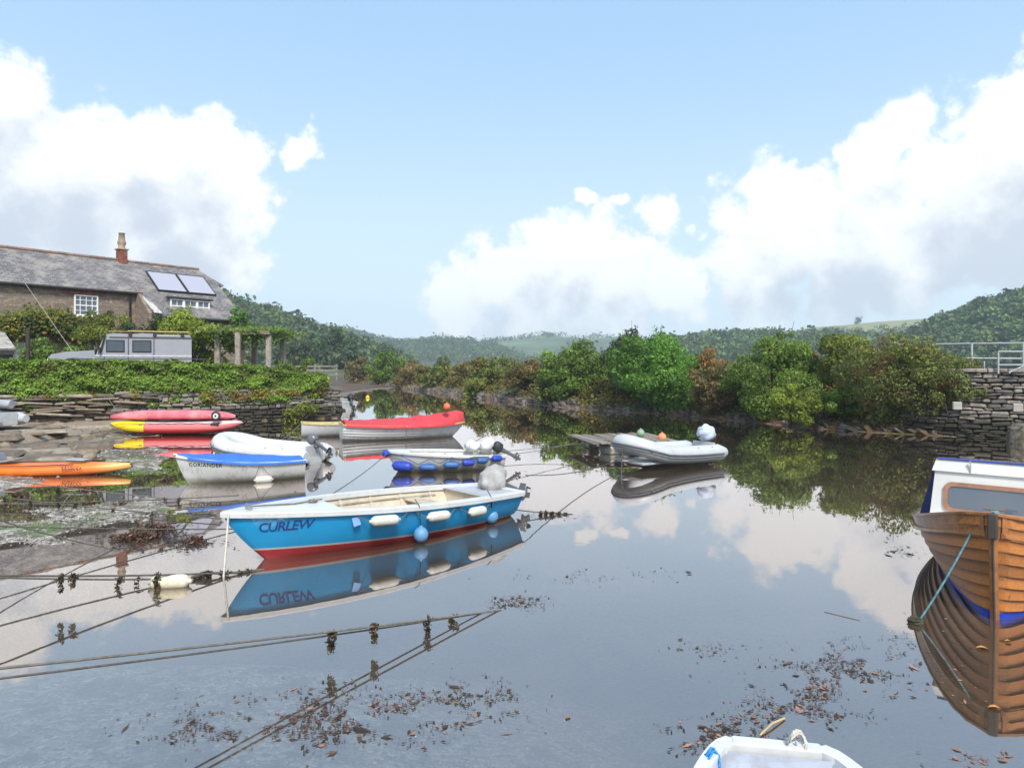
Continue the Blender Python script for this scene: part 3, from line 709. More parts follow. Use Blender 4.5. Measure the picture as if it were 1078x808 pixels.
br.inputs['Color1'].default_value = (.20, .135, .085, 1); br.inputs['Color2'].default_value = (.42, .32, .22, 1); br.inputs['Mortar'].default_value = (.13, .115, .10, 1)
c = T.mix(T.ramp(T.noise(v, 5, 6, .7), .4, .65), br.outputs[0], (.16, .14, .13))
T.put(T.b.inputs['Base Color'], c); T.b.inputs['Roughness'].default_value = .9; T.put(T.b.inputs['Normal'], T.bump(br.outputs['Fac'], -.5, .04)); cstone = T.m
redbrick = rand_island_mat('red_brick', [(.30,.085,.05),(.34,.11,.065),(.20,.07,.05),(.26,.13,.09)], .85, 9, .4, .2).m
white_paint = M_('white_paint', (.80, .80, .79), .45, .04, 3)
black_iron = M_('black_iron', (.025, .025, .028), .5, .2, 5)
clay = M_('clay_pot', (.33, .25, .17), .8, .2, 4)
fascia = M_('fascia', (.04, .035, .035), .6, .2, 4)
T = newmat('window_glass'); T.put(T.b.inputs['Base Color'], (.10, .12, .15)); T.b.inputs['Roughness'].default_value = .04; T.b.inputs['Specular IOR Level'].default_value = .9; wglass = T.m
def uvquad(m_, pts, name, mat, parent, thick=.0):
    """a flat slab with metres as uv, from four or more corner points (local)"""
    pts = [Vector(p) for p in pts]; nrm = (pts[1]-pts[0]).cross(pts[-1]-pts[0]).normalized(); u = (pts[1]-pts[0]).normalized(); w = nrm.cross(u)
    n = len(pts); vs = pts + [p-nrm*thick for p in pts]
    fs = [tuple(range(n)), tuple(range(2*n-1, n-1, -1))] + [(i, i+n, (i+1) % n+n, (i+1) % n) for i in range(n)]
    me = bpy.data.meshes.new(name); me.from_pydata([tuple(p) for p in vs], [], fs); uv = me.uv_layers.new()
    for lp in me.loops:
        p = vs[lp.vertex_index]-pts[0]; uv.data[lp.index].uv = (p.dot(u), p.dot(w))
    me.update(); return link(name, me, mat, parent)
H = thing('cottage', 'long stone cottage with grey slate roof, brick chimney and solar panels behind the hedge', 'cottage', tuple(HO), hrot)
zr, z1e, z2e = 8.83-1.7, 6.72-1.7, 5.32-1.7      # local heights above the quay
w1, w2 = 2.75, 4.55
uvquad(0, [(-18, -w1, z1e), (.05, -w1, z1e), (.05, 0, zr), (-18, 0, zr)], 'roof', slates, H, .14)
uvquad(0, [(.05, w1, z1e), (-18, w1, z1e), (-18, 0, zr), (.05, 0, zr)], 'roof', slates, H, .14)
r2 = uvquad(0, [(.06, -w2, z2e), (5.55, -w2, z2e), (5.55, -1.05, zr-.88), (4.75, 0, zr-.02), (.06, 0, zr-.02)], 'roof', slates, H, .16)
uvquad(0, [(5.5, w2, z2e), (.06, w2, z2e), (.06, 0, zr-.03), (4.75, 0, zr-.03), (5.5, 1.05, zr-.89)], 'roof', slates, H, .14)
uvquad(0, [(5.95, -1.25, zr-1.05), (5.95, 1.25, zr-1.05), (4.7, 0, zr+.02)], 'hipped_end', slates, H, .15)
uvquad(0, [(.0, -2.7, 4.98), (.35, -2.9, 4.72), (.46, -4.58, 3.72), (.02, -4.6, 3.75)], 'white_verge', M_('lichened_slate', (.50, .48, .45), .8, .2, 6), H, .05)
# ridge tiles
m = MB()
for i in range(46): m.tube([(-18+i*.4, 0, zr+.02), (-18+i*.4+.385, 0, zr+.02)], .10, 8)
for i in range(12): m.tube([(.1+i*.4, 0, zr-.01), (.1+i*.4+.385, 0, zr-.01)], .10, 8)
m.build('ridge_tiles', rand_island_mat('ridge_tile', [(.28,.16,.11),(.22,.14,.11),(.30,.20,.15),(.18,.14,.12)], .85, 4, .3, .2).m, H)
# walls
uvquad(0, [(-18, -w1+.22, -.3), (.0, -w1+.22, -.3), (.0, -w1+.22, z1e+.12), (-18, -w1+.22, z1e+.12)], 'wall', cstone, H, .4)
uvquad(0, [(.02, -w2+.25, -.3), (5.3, -w2+.25, -.3), (5.3, -w2+.25, z2e+.12), (.02, -w2+.25, z2e+.12)], 'wall', cstone, H, .35)
uvquad(0, [(5.3, -w2+.26, -.3), (5.3, w2-.26, -.3), (5.3, w2-.26, z2e+.1), (5.3, 1.1, zr-1.1), (5.3, -1.1, zr-1.1), (5.3, -w2+.26, z2e+.1)], 'gable_wall', cstone, H, .35)
uvquad(0, [(0, w1-.22, -.3), (-18, w1-.22, -.3), (-18, w1-.22, z1e), (0, w1-.22, z1e)], 'wall', cstone, H, .4)
uvquad(0, [(.07, -2.4, -.3), (.07, -w2+.3, -.3), (.07, -w2+.3, z2e+.15), (.07, -2.4, z1e+.35)][::-1], 'side_wall', cstone, H, .2)
# gutter and downpipe
m = MB(); m.tube([(-18, -w1-.06, z1e-.06), (.12, -w1-.06, z1e-.06)], .07, 8); m.box((-9, -w1+.12, z1e-.06), (18, .1, .12)); m.build('gutter', fascia, H)
m = MB(); m.tube([(.25, -w2-.06, z2e-.06), (5.5, -w2-.06, z2e-.06)], .07, 8); m.build('gutter', fascia, H)
m = MB(); m.tube([(-.45, -w1-.02, z1e-.1), (-.45, -w1+.13, z1e-.45), (-.45, -w1+.13, 0)], .055, 8); m.build('downpipe', black_iron, H)
# chimney
m = MB()
for r_ in range(14):
    for (a, b) in ((-.33, -.02), (.0, .31)):
        off = .08 if r_ % 2 else 0
        for fy in (-.19, .19): m.box((.16+((a+b)/2+off*.5)*.68, fy, zr-.55+r_*.085), ((b-a)*.68, .13, .075), bev=.008)
        for fx in (-.19, .19): m.box((.16+fx, ((a+b)/2*.9+off*.3)*.62, zr-.55+r_*.085), (.13, (b-a)*.6, .075), bev=.008)
ch = m.build('chimney', redbrick, H)
m = MB(); m.box((.16, 0, zr-.0), (.44, .44, 1.2)); m.build('stack_core', M_('mortar', (.16, .12, .10), .9), ch)
m = MB(); m.box((.16, 0, zr+.67), (.60, .60, .09), bev=.02); m.loft([[(.16+r_*math.cos(t), r_*math.sin(t), zz_) for t in [k*math.pi/6 for k in range(12)]] for r_, zz_ in ((.20, zr+.71), (.2, zr+.8), (.17, zr+.85), (.23, zr+1.0), (.24, zr+1.12), (.20, zr+1.2), (.155, zr+1.58), (.18, zr+1.6), (.18, zr+1.66))])
m.build('chimney_pot', clay, ch)
# sash window upstairs
def window(x0, x1, yw, z0, z1, cols, rows, sash=True, parent=H, th=.06):
    cx_, cz_ = (x0+x1)/2, (z0+z1)/2; m = MB(); f = .07
    m.box((cx_, yw, z1-f/2), (x1-x0, .1, f)); m.box((cx_, yw, z0+f/2), (x1-x0, .1, f))
    m.box((x0+f/2, yw+.002, cz_), (f, .1, z1-z0-2*f)); m.box((x1-f/2, yw+.002, cz_), (f, .1, z1-z0-2*f))
    fr_ = m.build('window', white_paint, parent)
    m = MB()
    for i in range(1, cols): m.box((x0+(x1-x0)*i/cols, yw+.004, cz_), (.028, .06, z1-z0-2*f))
    for i in range(1, rows): m.box((cx_, yw+.006, z0+(z1-z0)*i/rows), (x1-x0-2*f, .05, .028 if i*2 != rows else .06))
    m.build('glazing_bars', white_paint, fr_)
    m = MB(); m.box((cx_, yw+.03, cz_), (x1-x0-2*f+.01, .012, z1-z0-2*f+.01)); m.build('pane', wglass, fr_)
    m = MB(); m.box((cx_, yw-.05, z0-.04), (x1-x0+.12, .18, .06)); m.build('sill', white_paint, fr_)
    return fr_
window(-3.28, -2.1, -w1+.19, 5.22-1.7, 6.36-1.7, 4, 4)
m = MB()
for i in range(24): m.box((-3.56+i*.073, -w1+.20, 6.5-1.7+(.02 if i % 2 else 0)), (.062, .08, .24))
for i in range(3):
    m.box((-3.75, -w1+.2, 6.43-1.7+i*.08), (.2-.04*i, .08, .065)); m.box((-1.72, -w1+.2, 6.43-1.7+i*.08), (.2-.04*i, .08, .065))
m.build('brick_lintel', redbrick, H)
m = MB()
for i in range(80): m.box((-7.0+i*.074, -w1+.20, 2.14+(.02 if i % 2 else 0)), (.062, .08, .22))
m.build('brick_lintel', redbrick, H)
# lower doors and a small window under the vine
m = MB(); m.box((-5.6, -w1+.17, 1.05), (1.0, .1, 1.95), bev=.02); dr = m.build('door', M_('door_white', (.62, .62, .60), .5), H)
m = MB(); m.box((-5.25, -w1+.10, 1.0), (.05, .08, .14), bev=.01); m.build('handle', black_iron, dr)
window(-2.75, -2.25, -w1+.19, 1.35, 1.95, 2, 2)
# dormer with three casements, set in the catslide roof
dz0, dz1 = 5.62-1.7, 6.5-1.7
m = MB(); m.add([(1.25, -3.62, dz0-.1), (3.75, -3.62, dz0-.1), (3.75, -3.62, dz1), (1.25, -3.62, dz1), (1.25, -2.6, dz1+.1), (3.75, -2.6, dz1+.1), (1.25, -2.6, dz0), (3.75, -2.6, dz0)],
  [(0, 1, 2, 3), (3, 2, 5, 4), (0, 3, 4, 6), (1, 7, 5, 2), (0, 6, 7, 1), (4, 5, 7, 6)])
dm = m.build('dormer', M_('dormer_cheek', (.18, .17, .165), .8, .3, 5), H)
for a, b in ((1.32, 2.1), (2.1, 2.9), (2.9, 3.68)): window(a, b, -3.68, dz0, dz1-.08, 2, 2, parent=dm)
m = MB(); m.box((2.5, -3.66, dz1+.0), (2.7, .35, .09)); m.build('dormer_fascia', fascia, dm)
# solar panels
T = newmat('panel_glass'); T.put(T.b.inputs['Base Color'], (.42, .41, .47)); T.b.inputs['Roughness'].default_value = .3; T.b.inputs['Metallic'].default_value = .15; pglass = T.m
sl = (zr-z2e)/w2; pit = math.atan(sl)
for a, b in ((1.15, 2.92), (2.96, 4.73)):
    rotm = Matrix.Rotation(pit, 3, 'X'); c = Vector(((a+b)/2, -1.72, zr-1.72*sl+.09)); Ls = 1.62/math.cos(pit)
    m = MB()
    for q, sz in (((0, -Ls/2, 0), (b-a, .06, .1)), ((0, Ls/2, 0), (b-a, .06, .1)), ((-(b-a)/2+.03, 0, .002), (.06, Ls-.06, .1)), (((b-a)/2-.03, 0, .002), (.06, Ls-.06, .1))):
        m.box(c+rotm @ Vector(q), sz, rotm)
    sp_ = m.build('solar_panel', black_iron, H)
    m = MB(); m.box(c+rotm @ Vector((0, 0, .01)), (b-a-.1, Ls-.08, .05), rotm); m.build('glass', pglass, sp_)
# lean-to porch at the left, with its post
t = thing('lean_to', 'small lean-to with mossy slate roof at the left edge behind the hedge', 'lean-to', tuple(hl(-9.2, 3.0, 1.7)), hrot)
uvquad(0, [(-2.5, -2.2, 1.62), (2.55, -2.2, 1.62), (2.55, -.2, 2.6), (-2.5, -.2, 2.6)], 'roof', M_('old_slate', (.30, .28, .26), .85, .35, 5, (.36, .33, .30)), t, .1)
m = MB(); m.box((0, -2.1, 1.45), (5.0, .08, .25)); m.build('fascia', fascia, t)
for x in (-2.4, 0, 2.4): m = MB(); m.box((x, -2.0, .75), (.12, .12, 1.45)); m.build('post', M_('dark_timber', (.06, .045, .035), .8), t)
m = MB(); m.box((0, -.15, 2.68), (5.0, .25, .16), bev=.02); m.build('brick_coping', redbrick, t)
t = MB(); a = P(29, 348, 31.5); t.tube([(a.x, a.y, 1.6), (a.x+.02, a.y, a.z+.1)], .09, 8); o = t.build('vine_post', M_('post_timber', (.045, .035, .03), .85)); tag(o, 'dark timber post holding up the vine left of the round bush', 'post')
a, b = P(25, 296, 33.5), P(77, 371, 30.5); t = MB(); t.tube([a, b], .012, 5); o = t.build('stay_wire', M_('wire', (.35, .35, .34), .5)); tag(o, 'thin grey stay wire slanting down from the gutter to the off roader', 'wire')

# pergola of granite posts
gran = M_('granite_post', (.30, .265, .225), .9, .25, 6, bump=.6, dirt=.5)
pg_ = thing('pergola', 'rustic pergola of grey stone posts with weathered timber beams', 'pergola', (P(262, 380, 34).x, 34, 1.7))
ox = P(262, 380, 34).x
for px, D, zt in ((229, 33.6, 4.12), (250.5, 33, 4.12), (283, 33.2, 4.0), (298, 35, 3.95), (268, 36, 4.0)):
    q = P(px, 0, D); m = MB(); g = random.Random(px)
    rings = []
    for i in range(9):
        z = (zt-1.7)*i/8; s2 = .125*(1+g.uniform(-.09, .09)); rings.append([(q.x-ox+x_*s2, q.y-34+y_*s2, z) for x_, y_ in ((-1, -.7), (-.7, -1), (.7, -1), (1, -.7), (1, .7), (.7, 1), (-.7, 1), (-1, .7))])
    m.loft(rings, smooth=False); m.build('post', gran, pg_)
beamw = M_('beam_timber', (.20, .16, .13), .9, .35, 5, bump=.5, dirt=.5)
def seg_box(m, a, b, w, h):
    a, b = Vector(a), Vector(b); d = b-a; L = d.length; d.normalize(); s3 = Vector((0, 0, 1)).cross(d); s3.normalize(); u3 = d.cross(s3)
    m.box((a+b)/2, (L, w, h), Matrix((d, s3, u3)).transposed())
for (p0, d0, p1, d1, z0_, z1_) in ((224, 33.7, 284, 33.0, 4.2, 4.1), (281, 33.1, 303, 35.3, 4.1, 4.0), (230, 36, 303, 35.6, 4.15, 4.02)):
    a, b = P(p0, 0, d0), P(p1, 0, d1); m = MB(); seg_box(m, (a.x-ox, a.y-34, z0_-1.7), (b.x-ox, b.y-34, z1_-1.7), .16, .17); m.build('beam', beamw, pg_)
m = MB()
for px in range(234, 300, 9):
    a, b = P(px, 0, 32.8+(px-234)*.02), P(px+4, 0, 36.2); seg_box(m, (a.x-ox, a.y-34, 4.24-1.7-(px-234)*.0015), (b.x-ox, b.y-34, 4.2-1.7-(px-234)*.0015), .08, .08)
m.build('rafters', beamw, pg_)
n = 5200; xx = rng.uniform(P(226, 0, 34).x-ox, P(300, 0, 34).x-ox, n); link('creeper', leaf_mesh('creeper', np.stack([xx, rng.uniform(-1, 1.8, n), 2.5+rng.normal(0, .12, n)-.7*rng.random(n)**6], 1), np.tile([0, -.4, 1.], (n, 1)), .12), G_mid, pg_)
# garden fence behind the end of the hedge
fn = thing('garden_fence', 'grey timber post and rail fence behind the right end of the hedge', 'fence', (-11.5, 38, 1.7))
wood_grey = M_('grey_timber', (.22, .20, .175), .9, .3, 5, bump=.4)
for i, x in enumerate((-2.2, -.9, .4, 1.55)):
    m = MB(); m.box((x, .25*i, .42), (.1, .1, .95), bev=.01); m.build('post', wood_grey, fn)
for z in (.3, .55, .78): m = MB(); seg_box(m, (-2.3, -.07, z), (1.65, .7, z), .03, .09); m.build('rail', wood_grey, fn)

# ------------------------------------------------------------------ the bridge on the right
br_ = thing('bridge_wall', 'old stone bridge parapet wall at the right edge with weedy foot', 'stone wall', (0, 0, 0))
bp = [(14.6, 25.4), (15.9, 24.05), (18, 23.2), (24.2, 19.9), (32, 15.5)]
stone_wall(bp, -.3, 2.26, (.07, .16), (.2, .65), .36, .045, .03, 8).build('stonework', quay_stone, br_)
cb = MB()
for a, b in zip(bp[:-1], bp[1:]):
    a, b = Vector(a), Vector(b); d = (b-a).normalized(); n = Vector((-d.y, d.x)); c = (a+b)/2+n*1.2
    cb.box((c.x, c.y, .98), ((b-a).length+.2, 2.2, 2.5), math.atan2(d.y, d.x))
cb.build('wall_core', core_dark, br_)
m = MB()
for a, b in zip(bp[:-1], bp[1:]):
    a, b = Vector(a), Vector(b); d = (b-a).normalized(); L = (b-a).length; n = Vector((-d.y, d.x)); t = 0
    while t < L:
        ww = random.uniform(.5, .9); c = a+d*(t+ww/2)+n*.05; m.box((c.x, c.y, 2.34), (ww*.97, .5, .13+random.uniform(-.015, .015)), math.atan2(d.y, d.x)+random.uniform(-.02, .02), .97, .02); t += ww
m.build('coping', gran, br_)
for px, py in ((1007, 427), (1071, 429)):
    q = P(px, py, 23.35 if px < 1050 else 22.2); m = MB(); m.box((q.x, q.y-.03, q.z), (.27, .12, .27), -.35 if px < 1050 else -.48, 1, .02); m.build('pale_stone', M_('pale_stone', (.42, .39, .34), .8, .12, 8), br_)
m = MB(); q = P(1075, 455, 21.9); rings = [[(q.x+.15+.42*s4*math.cos(t), q.y+.1+.5*s4*math.sin(t), z) for t in [k*math.pi/8 for k in range(16)]] for z, s4 in ((-.8, 1.15), (.2, 1.02), (.48, .9), (.62, .6), (.66, .2))]
rings = [[(x+.05*mnoise.noise(Vector((x*4, y*4, z*4))), y+.05*mnoise.noise(Vector((x*4, z*4, y*4))), z+.03*mnoise.noise(Vector((x*5, y*5, z)))) for x, y, z in r] for r in rings]; m.loft(rings, smooth=False); m.build('cutwater', M_('cutwater_block', (.105, .085, .065), .95, .5, 7, (.19, .16, .12), bump=.9, dirt=1.), br_)
rl = thing('railing', 'grey galvanised railing with a small lower gate frame on top of the bridge wall', 'railing', (18, 24, 2.3))
galv = M_('galvanised_steel', (.46, .48, .49), .45, .1, 6, metal=.5)
def rp(px, py, D): q = P(px, py, D); return (q.x-18, q.y-24, q.z-2.3)
for i, (a, b) in enumerate((((930, 363, 27.5), (1078, 361, 24)), ((1078, 361, 24), (1180, 358, 21.5)), ((1017, 377, 25), (1078, 377.5, 24)), ((1078, 377.5, 24), (1180, 378, 21.5)))):
    m = MB(); m.tube([rp(*a), rp(*b)], .035, 8); m.build('rail', galv, rl)
for px, D in ((1023, 25), (1077.5, 24), (1130, 22.5), (975, 26.5)):
    q = P(px, 361, D); m = MB(); m.tube([rp(px, 361, D), (q.x-18, q.y-24, -.1)], .04, 8); m.build('post', galv, rl)
for a, b in (((1051, 370, 23.4), (1078, 370, 23)), ((1051, 384, 23.4), (1078, 384, 23)), ((1051, 370, 23.4), (1051, 393, 23.4)), ((1062, 392, 23.2), (1078, 385, 23)), ((1036, 380, 24.4), (1036, 389, 24.4))):
    m = MB(); m.tube([rp(*a), rp(*b)], .03, 8); m.build('gate_frame', galv, rl)

# small stones on the shallows
g = np.random.default_rng(17); n = 26000
px = g.uniform(-30, 320, n); py = 452+150*g.random(n)**1.15; Y = FPX*EYE/(py-HY); X = (px-CX)/FPX*Y
z, d_, ins_ = bed_height(X, Y); k = ins_ & (z > -.03) & (z < .45) & (fbm(X, Y, .7, 3, 61) > .44); X, Y, z = X[k], Y[k], z[k]; n = len(X)
r_ = g.lognormal(-3.75, .45, n)*(Y/13)**.6; dirs = np.array([(1,0,0),(0,1,0),(-1,0,0),(0,-1,0),(0,0,1)], float)
V = dirs[None]*g.uniform(.6, 1.2, (n, 5, 1)); V[:, 4, 2] *= .55; a = g.uniform(0, 6.28, n); ca, sa = np.cos(a)[:, None], np.sin(a)[:, None]
x2 = V[..., 0]*ca-V[..., 1]*sa; y2 = V[..., 0]*sa+V[..., 1]*ca; V[..., 0], V[..., 1] = x2, y2*.8
V = V*r_[:, None, None]*.8+np.stack([X, Y, z+r_*.05], 1)[:, None]; F = np.array([(0,1,4),(1,2,4),(2,3,4),(3,0,4)])[None]+np.arange(n)[:, None, None]*5
peb = rand_island_mat('pebbles', [(.20,.18,.155),(.32,.30,.26),(.12,.10,.08),(.26,.23,.19),(.42,.40,.37),(.08,.065,.05),(.16,.13,.10)], .35, 9, .2, .3).m
o = link('pebbles', fastmesh('pebbles', V.reshape(-1, 3), F.reshape(-1, 3)), peb); tag(o, kind='stuff')

# ------------------------------------------------------------------ boats
class Hull:
    def __init__(s, L, B, zs, zm, zb, draft=.12, tm=.42, tw=.75, p=.8, e0=.36, e1=.85, rake=.12, kst=0., kbow=.3, bowb=0., planks=0, lap=.012, trake=0.):
        s.__dict__.update(locals())
    def b(s, t):
        if t < s.tm: return s.B/2*(s.tw+(1-s.tw)*math.sin(math.pi/2*t/s.tm))
        q = (t-s.tm)/(1-s.tm); return s.B/2*(s.bowb+(1-s.bowb)*max(0, math.cos(math.pi/2*q))**s.p)
    def sh(s, t):
        # parabola through stern, middle and bow heights
        a = 2*(s.zs+s.zb-2*s.zm); b_ = s.zb-s.zs-a; return s.zs+b_*t+a*t*t
    def k(s, t):
        q = abs(t-.45)/.55; up = (s.kbow if t > .45 else s.kst); return -s.draft+up*s.draft*2*q**3
    def pt(s, t, v, side=1, inset=0., lapf=True):
        z0, z1 = s.k(t), s.sh(t); z = z0+(z1-z0)*v
        e = s.e0+(s.e1-s.e0)*max(0, (t-.45)/.55)**1.5
        y = s.b(t)*max(v, 0)**e
        if s.planks and lapf:
            fr = (v*s.planks) % 1.0
            if v < 1: y += s.lap*(.5-fr)*min(1, y/.08)
        y = max(0, y-inset)
        x = s.L*t - s.rake*s.L*(1-v)**1.3*max(0, t)**7 - s.L/2 + s.trake*v*(1-t)**8*-1
        return Vector((x, side*y, z))
    def vz(s, t, z): return min(1, max(0, (z-s.k(t))/(s.sh(t)-s.k(t))))
    def outer(s, mat, parent, name='hull', nt=30, nv=14):
        m = MB(); ts = [1-(1-i/nt)**1.25 for i in range(nt+1)]
        if s.planks:
            vs_ = []
            for j in range(s.planks): vs_ += [j/s.planks+1e-4, (j+.5)/s.planks, (j+1)/s.planks-1e-4]
            vs_ = [0]+vs_[1:]
        else: vs_ = [(j/nv)**1.6 for j in range(nv+1)]
        for side in (1, -1):
            rings = [[s.pt(t, v, side) for v in vs_] for t in ts]
            if side == -1: rings = [r[::-1] for r in rings]
            m.loft(rings, closed=False, caps=False, smooth=not s.planks)
        # transom
        tr = [s.pt(0, v, 1) for v in vs_] + [s.pt(0, v, -1) for v in vs_[::-1]]
        m.add(tr, [tuple(range(len(tr)))])
        if s.bowb: tr = [s.pt(1, v, 1) for v in vs_] + [s.pt(1, v, -1) for v in vs_[::-1]]; m.add(tr, [tuple(range(len(tr)))])
        o = m.build(name, mat, parent)
        if s.planks:
            at = o.data.color_attributes.new('tint', 'FLOAT_COLOR', 'POINT'); nv_ = len(vs_); rr_ = random.Random(5); pc = [rr_.uniform(.72, 1.25) for _ in range(s.planks+1)]; tot = 2*len(ts)*nv_
            for i in range(len(at.data)):
                q = 1.
                if i < tot:
                    j = i % nv_
                    if i >= tot//2: j = nv_-1-j
                    q = pc[min(s.planks-1, j//3)]*(.38 if j % 3 == 2 else 1.)  # shadow line and grime under each lap painted into the plank's upper edge
                at.data[i].color = (q, q, q, 1)
        return o
    def inner(s, mat, parent, sole, th=.03, t0=.02, t1=.96, name='interior', n=26):
        m = MB(); ts = [t0+(t1-t0)*i/n for i in range(n+1)]
        for side in (1, -1):
            rings = []
            for t in ts:
                v0 = s.vz(t, sole); rings.append([s.pt(t, v0+(.995-v0)*j/6, side, th, False) for j in range(7)])
            m.loft(rings, closed=False, caps=False, smooth=True)
        fl = [[s.pt(t, s.vz(t, sole), 1, th, False), s.pt(t, s.vz(t, sole), -1, th, False)] for t in ts]
        m.loft(fl, closed=False, caps=False, smooth=False)
        for t in (t0, t1):
            v0 = s.vz(t, sole); e = [s.pt(t, v0+(.995-v0)*j/6, 1, th, False) for j in range(7)]+[s.pt(t, v0+(.995-v0)*j/6, -1, th, False) for j in range(6, -1, -1)]
            m.add(e, [tuple(range(len(e)))])
        return m.build(name, mat, parent)
    def rim(s, mat, parent, w=.07, h=.04, out=.02, name='gunwale', n=30, transom=True, dz=0.):
        m = MB()
        for side in (1, -1):
            rings = []
            for i in range(n+1):
                t = 1-(1-i/n)**1.2; p = s.pt(t, 1, side, 0, False); z = p.z+dz; yo = abs(p.y)+out; yi = max(.0, abs(p.y)+out-w)
                xo = out*max(0, (t-.85)/.15)
                rings.append([Vector((p.x+xo, side*yo, z-h*.6)), Vector((p.x+xo, side*(yo), z+h*.2)), Vector((p.x+xo*.8, side*(yo-.006), z+h*.4)), Vector((p.x-w*.3*(t > .97), side*yi, z+h*.4)), Vector((p.x-w*.3*(t > .97), side*yi, z-h*.6))])
            m.loft(rings, True, True, smooth=False)
        if transom:
            y = s.b(0); m.box((-s.L/2+.01, 0, s.sh(0)+dz-.003), (w*.9, 2*y, h), bev=.008)
        if s.bowb:
            y = s.b(1); m.box((s.L/2-.01, 0, s.sh(1)+dz-.003), (w, 2*y, h*1.02), bev=.008)
        return m.build(name, mat, parent)
    def deck(s, t0, t1, mat, parent, camber=.03, name='deck', inset=.02, dz=0.015, n=14):
        rings = []
        for i in range(n+1):
            t = t0+(t1-t0)*i/n; p = s.pt(t, 1, 1, inset, False); rings.append([Vector((p.x, p.y*q, p.z+dz+camber*(1-q*q)*min(1, p.y*3))) for q in (-1, -.6, -.2, .2, .6, 1)])
        m = MB(); m.loft(rings, closed=False, caps=False, smooth=True)
        a, b = rings[0], [q-Vector((0, 0, .10)) for q in rings[0]]; m.loft([a, b], closed=False, caps=False, smooth=False)
        return m.build(name, mat, parent)
    def thwart(s, t, mat, parent, z, wd=.2, th=.03, name='thwart'):
        m = MB(); v = s.vz(t, z); y = s.pt(t, v, 1, .03, False).y; m.box((s.L*t-s.L/2, 0, z), (wd, 2*y, th), bev=.006); return m.build(name, mat, parent)
    def frames(s, ts, mat, parent, sole, name='frame', w=.05, d=.035):
        for t in ts:
            for side in (1, -1):
                v0 = s.vz(t, sole); rings = []
                for j in range(7):
                    p = s.pt(t, v0+(.98-v0)*j/6, side, .03, False); rings.append([Vector((p.x-w/2, p.y, p.z)), Vector((p.x+w/2, p.y, p.z)), Vector((p.x+w/2, p.y-side*d, p.z)), Vector((p.x-w/2, p.y-side*d, p.z))])
                m = MB(); m.loft(rings, smooth=False); m.build(name, mat, parent)
def place_boat(name, label, cat, bow, stern, group=None, z=0.):
    bow, stern = Vector((bow[0], bow[1])), Vector((stern[0], stern[1])); c = (bow+stern)/2; d = bow-stern
    return thing(name, label, cat, (c.x, c.y, z), math.atan2(d.y, d.x), group), d.length
def world_of(t): return Matrix.Translation(t.location) @ t.rotation_euler.to_matrix().to_4x4()
def proj(p): return (CX+FPX*p.x/p.y, HY+FPX*(EYE-p.z)/p.y)
def on_hull(h, t_, side, px, py):
    """the point of a boat's side found at a place of the photograph: (world point, outward, along)"""
    Mw = world_of(t_); best = None
    for i in range(2, 99):
        for j in range(8, 41):
            q = Mw @ h.pt(i/100, j/40, side); a = proj(q); e = (a[0]-px)**2+(a[1]-py)**2
            if best is None or e < best[0]: best = (e, i/100, j/40, q)
    _, t, v, q = best; a1 = (Mw @ h.pt(min(1, t+.02), v, side))-(Mw @ h.pt(t-.02, v, side)); a1.normalize()
    a2 = (Mw @ h.pt(t, min(1, v+.03), side))-(Mw @ h.pt(t, v-.03, side)); n = a1.cross(a2).normalized()
    out = Mw.to_3x3() @ Vector((0, side, 0));  n = n if n.dot(out) > 0 else -n
    return q, n, a1
def text_on_hull(txt, h, parent, side, t0, z0, size, mat, shear=0., name='name_lettering', spacing=1., flip=False, zslope=0., zfun=None):
    cu = bpy.data.curves.new('lettering', 'FONT'); cu.body = txt; cu.size = size; cu.shear = shear; cu.space_character = spacing; cu.resolution_u = 3; cu.offset = size*.018
    o = bpy.data.objects.new('lettering', cu); col.objects.link(o); dg = bpy.context.evaluated_depsgraph_get(); me = bpy.data.meshes.new_from_object(o.evaluated_get(dg))
    bpy.data.objects.remove(o); sgn = -1 if side > 0 else 1
    for v in me.vertices:
        X = h.L*t0 + sgn*v.co.x; t = min(.995, max(0, X/h.L)); z = z0+v.co.y+zslope*v.co.x; vv = h.vz(t, z); p = h.pt(t, vv, side, 0, False)
        v.co = (p.x, p.y+side*.006, z)
    me.update(); return link(name, me, mat, parent)
def paintmat(name, bands, rough=.35, dirt=.25, dirtc=(.20, .17, .11), coat=.15, slope=0., scumk=1.):
    """hull paint in horizontal bands: [(z above, colour), ...] from the keel up"""
    T = newmat(name); v = T.coord(); s = T.sep(v); n = T.noise(v, 4, 5, .6)
    z = T.math('ADD', s[2], T.math('MULTIPLY', s[0], slope)); c = bands[0][1]; cc = tuple(c)+(1,)
    cur = T.node('ShaderNodeRGB'); cur.outputs[0].default_value = cc; cur = cur.outputs[0]
    for zz, k in bands[1:]: cur = T.mix(T.math('GREATER_THAN', z, zz), cur, k)
    cur = T.mix(T.ramp(n, .3, .75, 0, .18), cur, T.mix(1., cur, (.72, .72, .72), 'MULTIPLY'))
    scum = T.math('MULTIPLY', T.ramp(T.math('ADD', s[2], T.math('MULTIPLY', T.math('SUBTRACT', T.noise(T.mapping(v, (1, 1, .3)), 9, 6, .7), .5), .22)), .16, .02), min(1, dirt*2*scumk))
    cur = T.mix(scum, cur, dirtc)
    streak = T.ramp(T.math('MULTIPLY', T.noise(T.mapping(v, (9, 9, .8)), 2, 5, .7), T.noise(v, 2.1, 4)), .27, .42, 0, dirt)
    cur = T.mix(streak, cur, dirtc)
    T.put(T.b.inputs['Base Color'], cur); T.put(T.b.inputs['Roughness'], T.ramp(n, .2, .8, rough*.8, rough*1.3)); T.b.inputs['Coat Weight'].default_value = coat
    T.put(T.b.inputs['Normal'], T.bump(T.noise(v, 3, 3), .12, .02)); return T.m
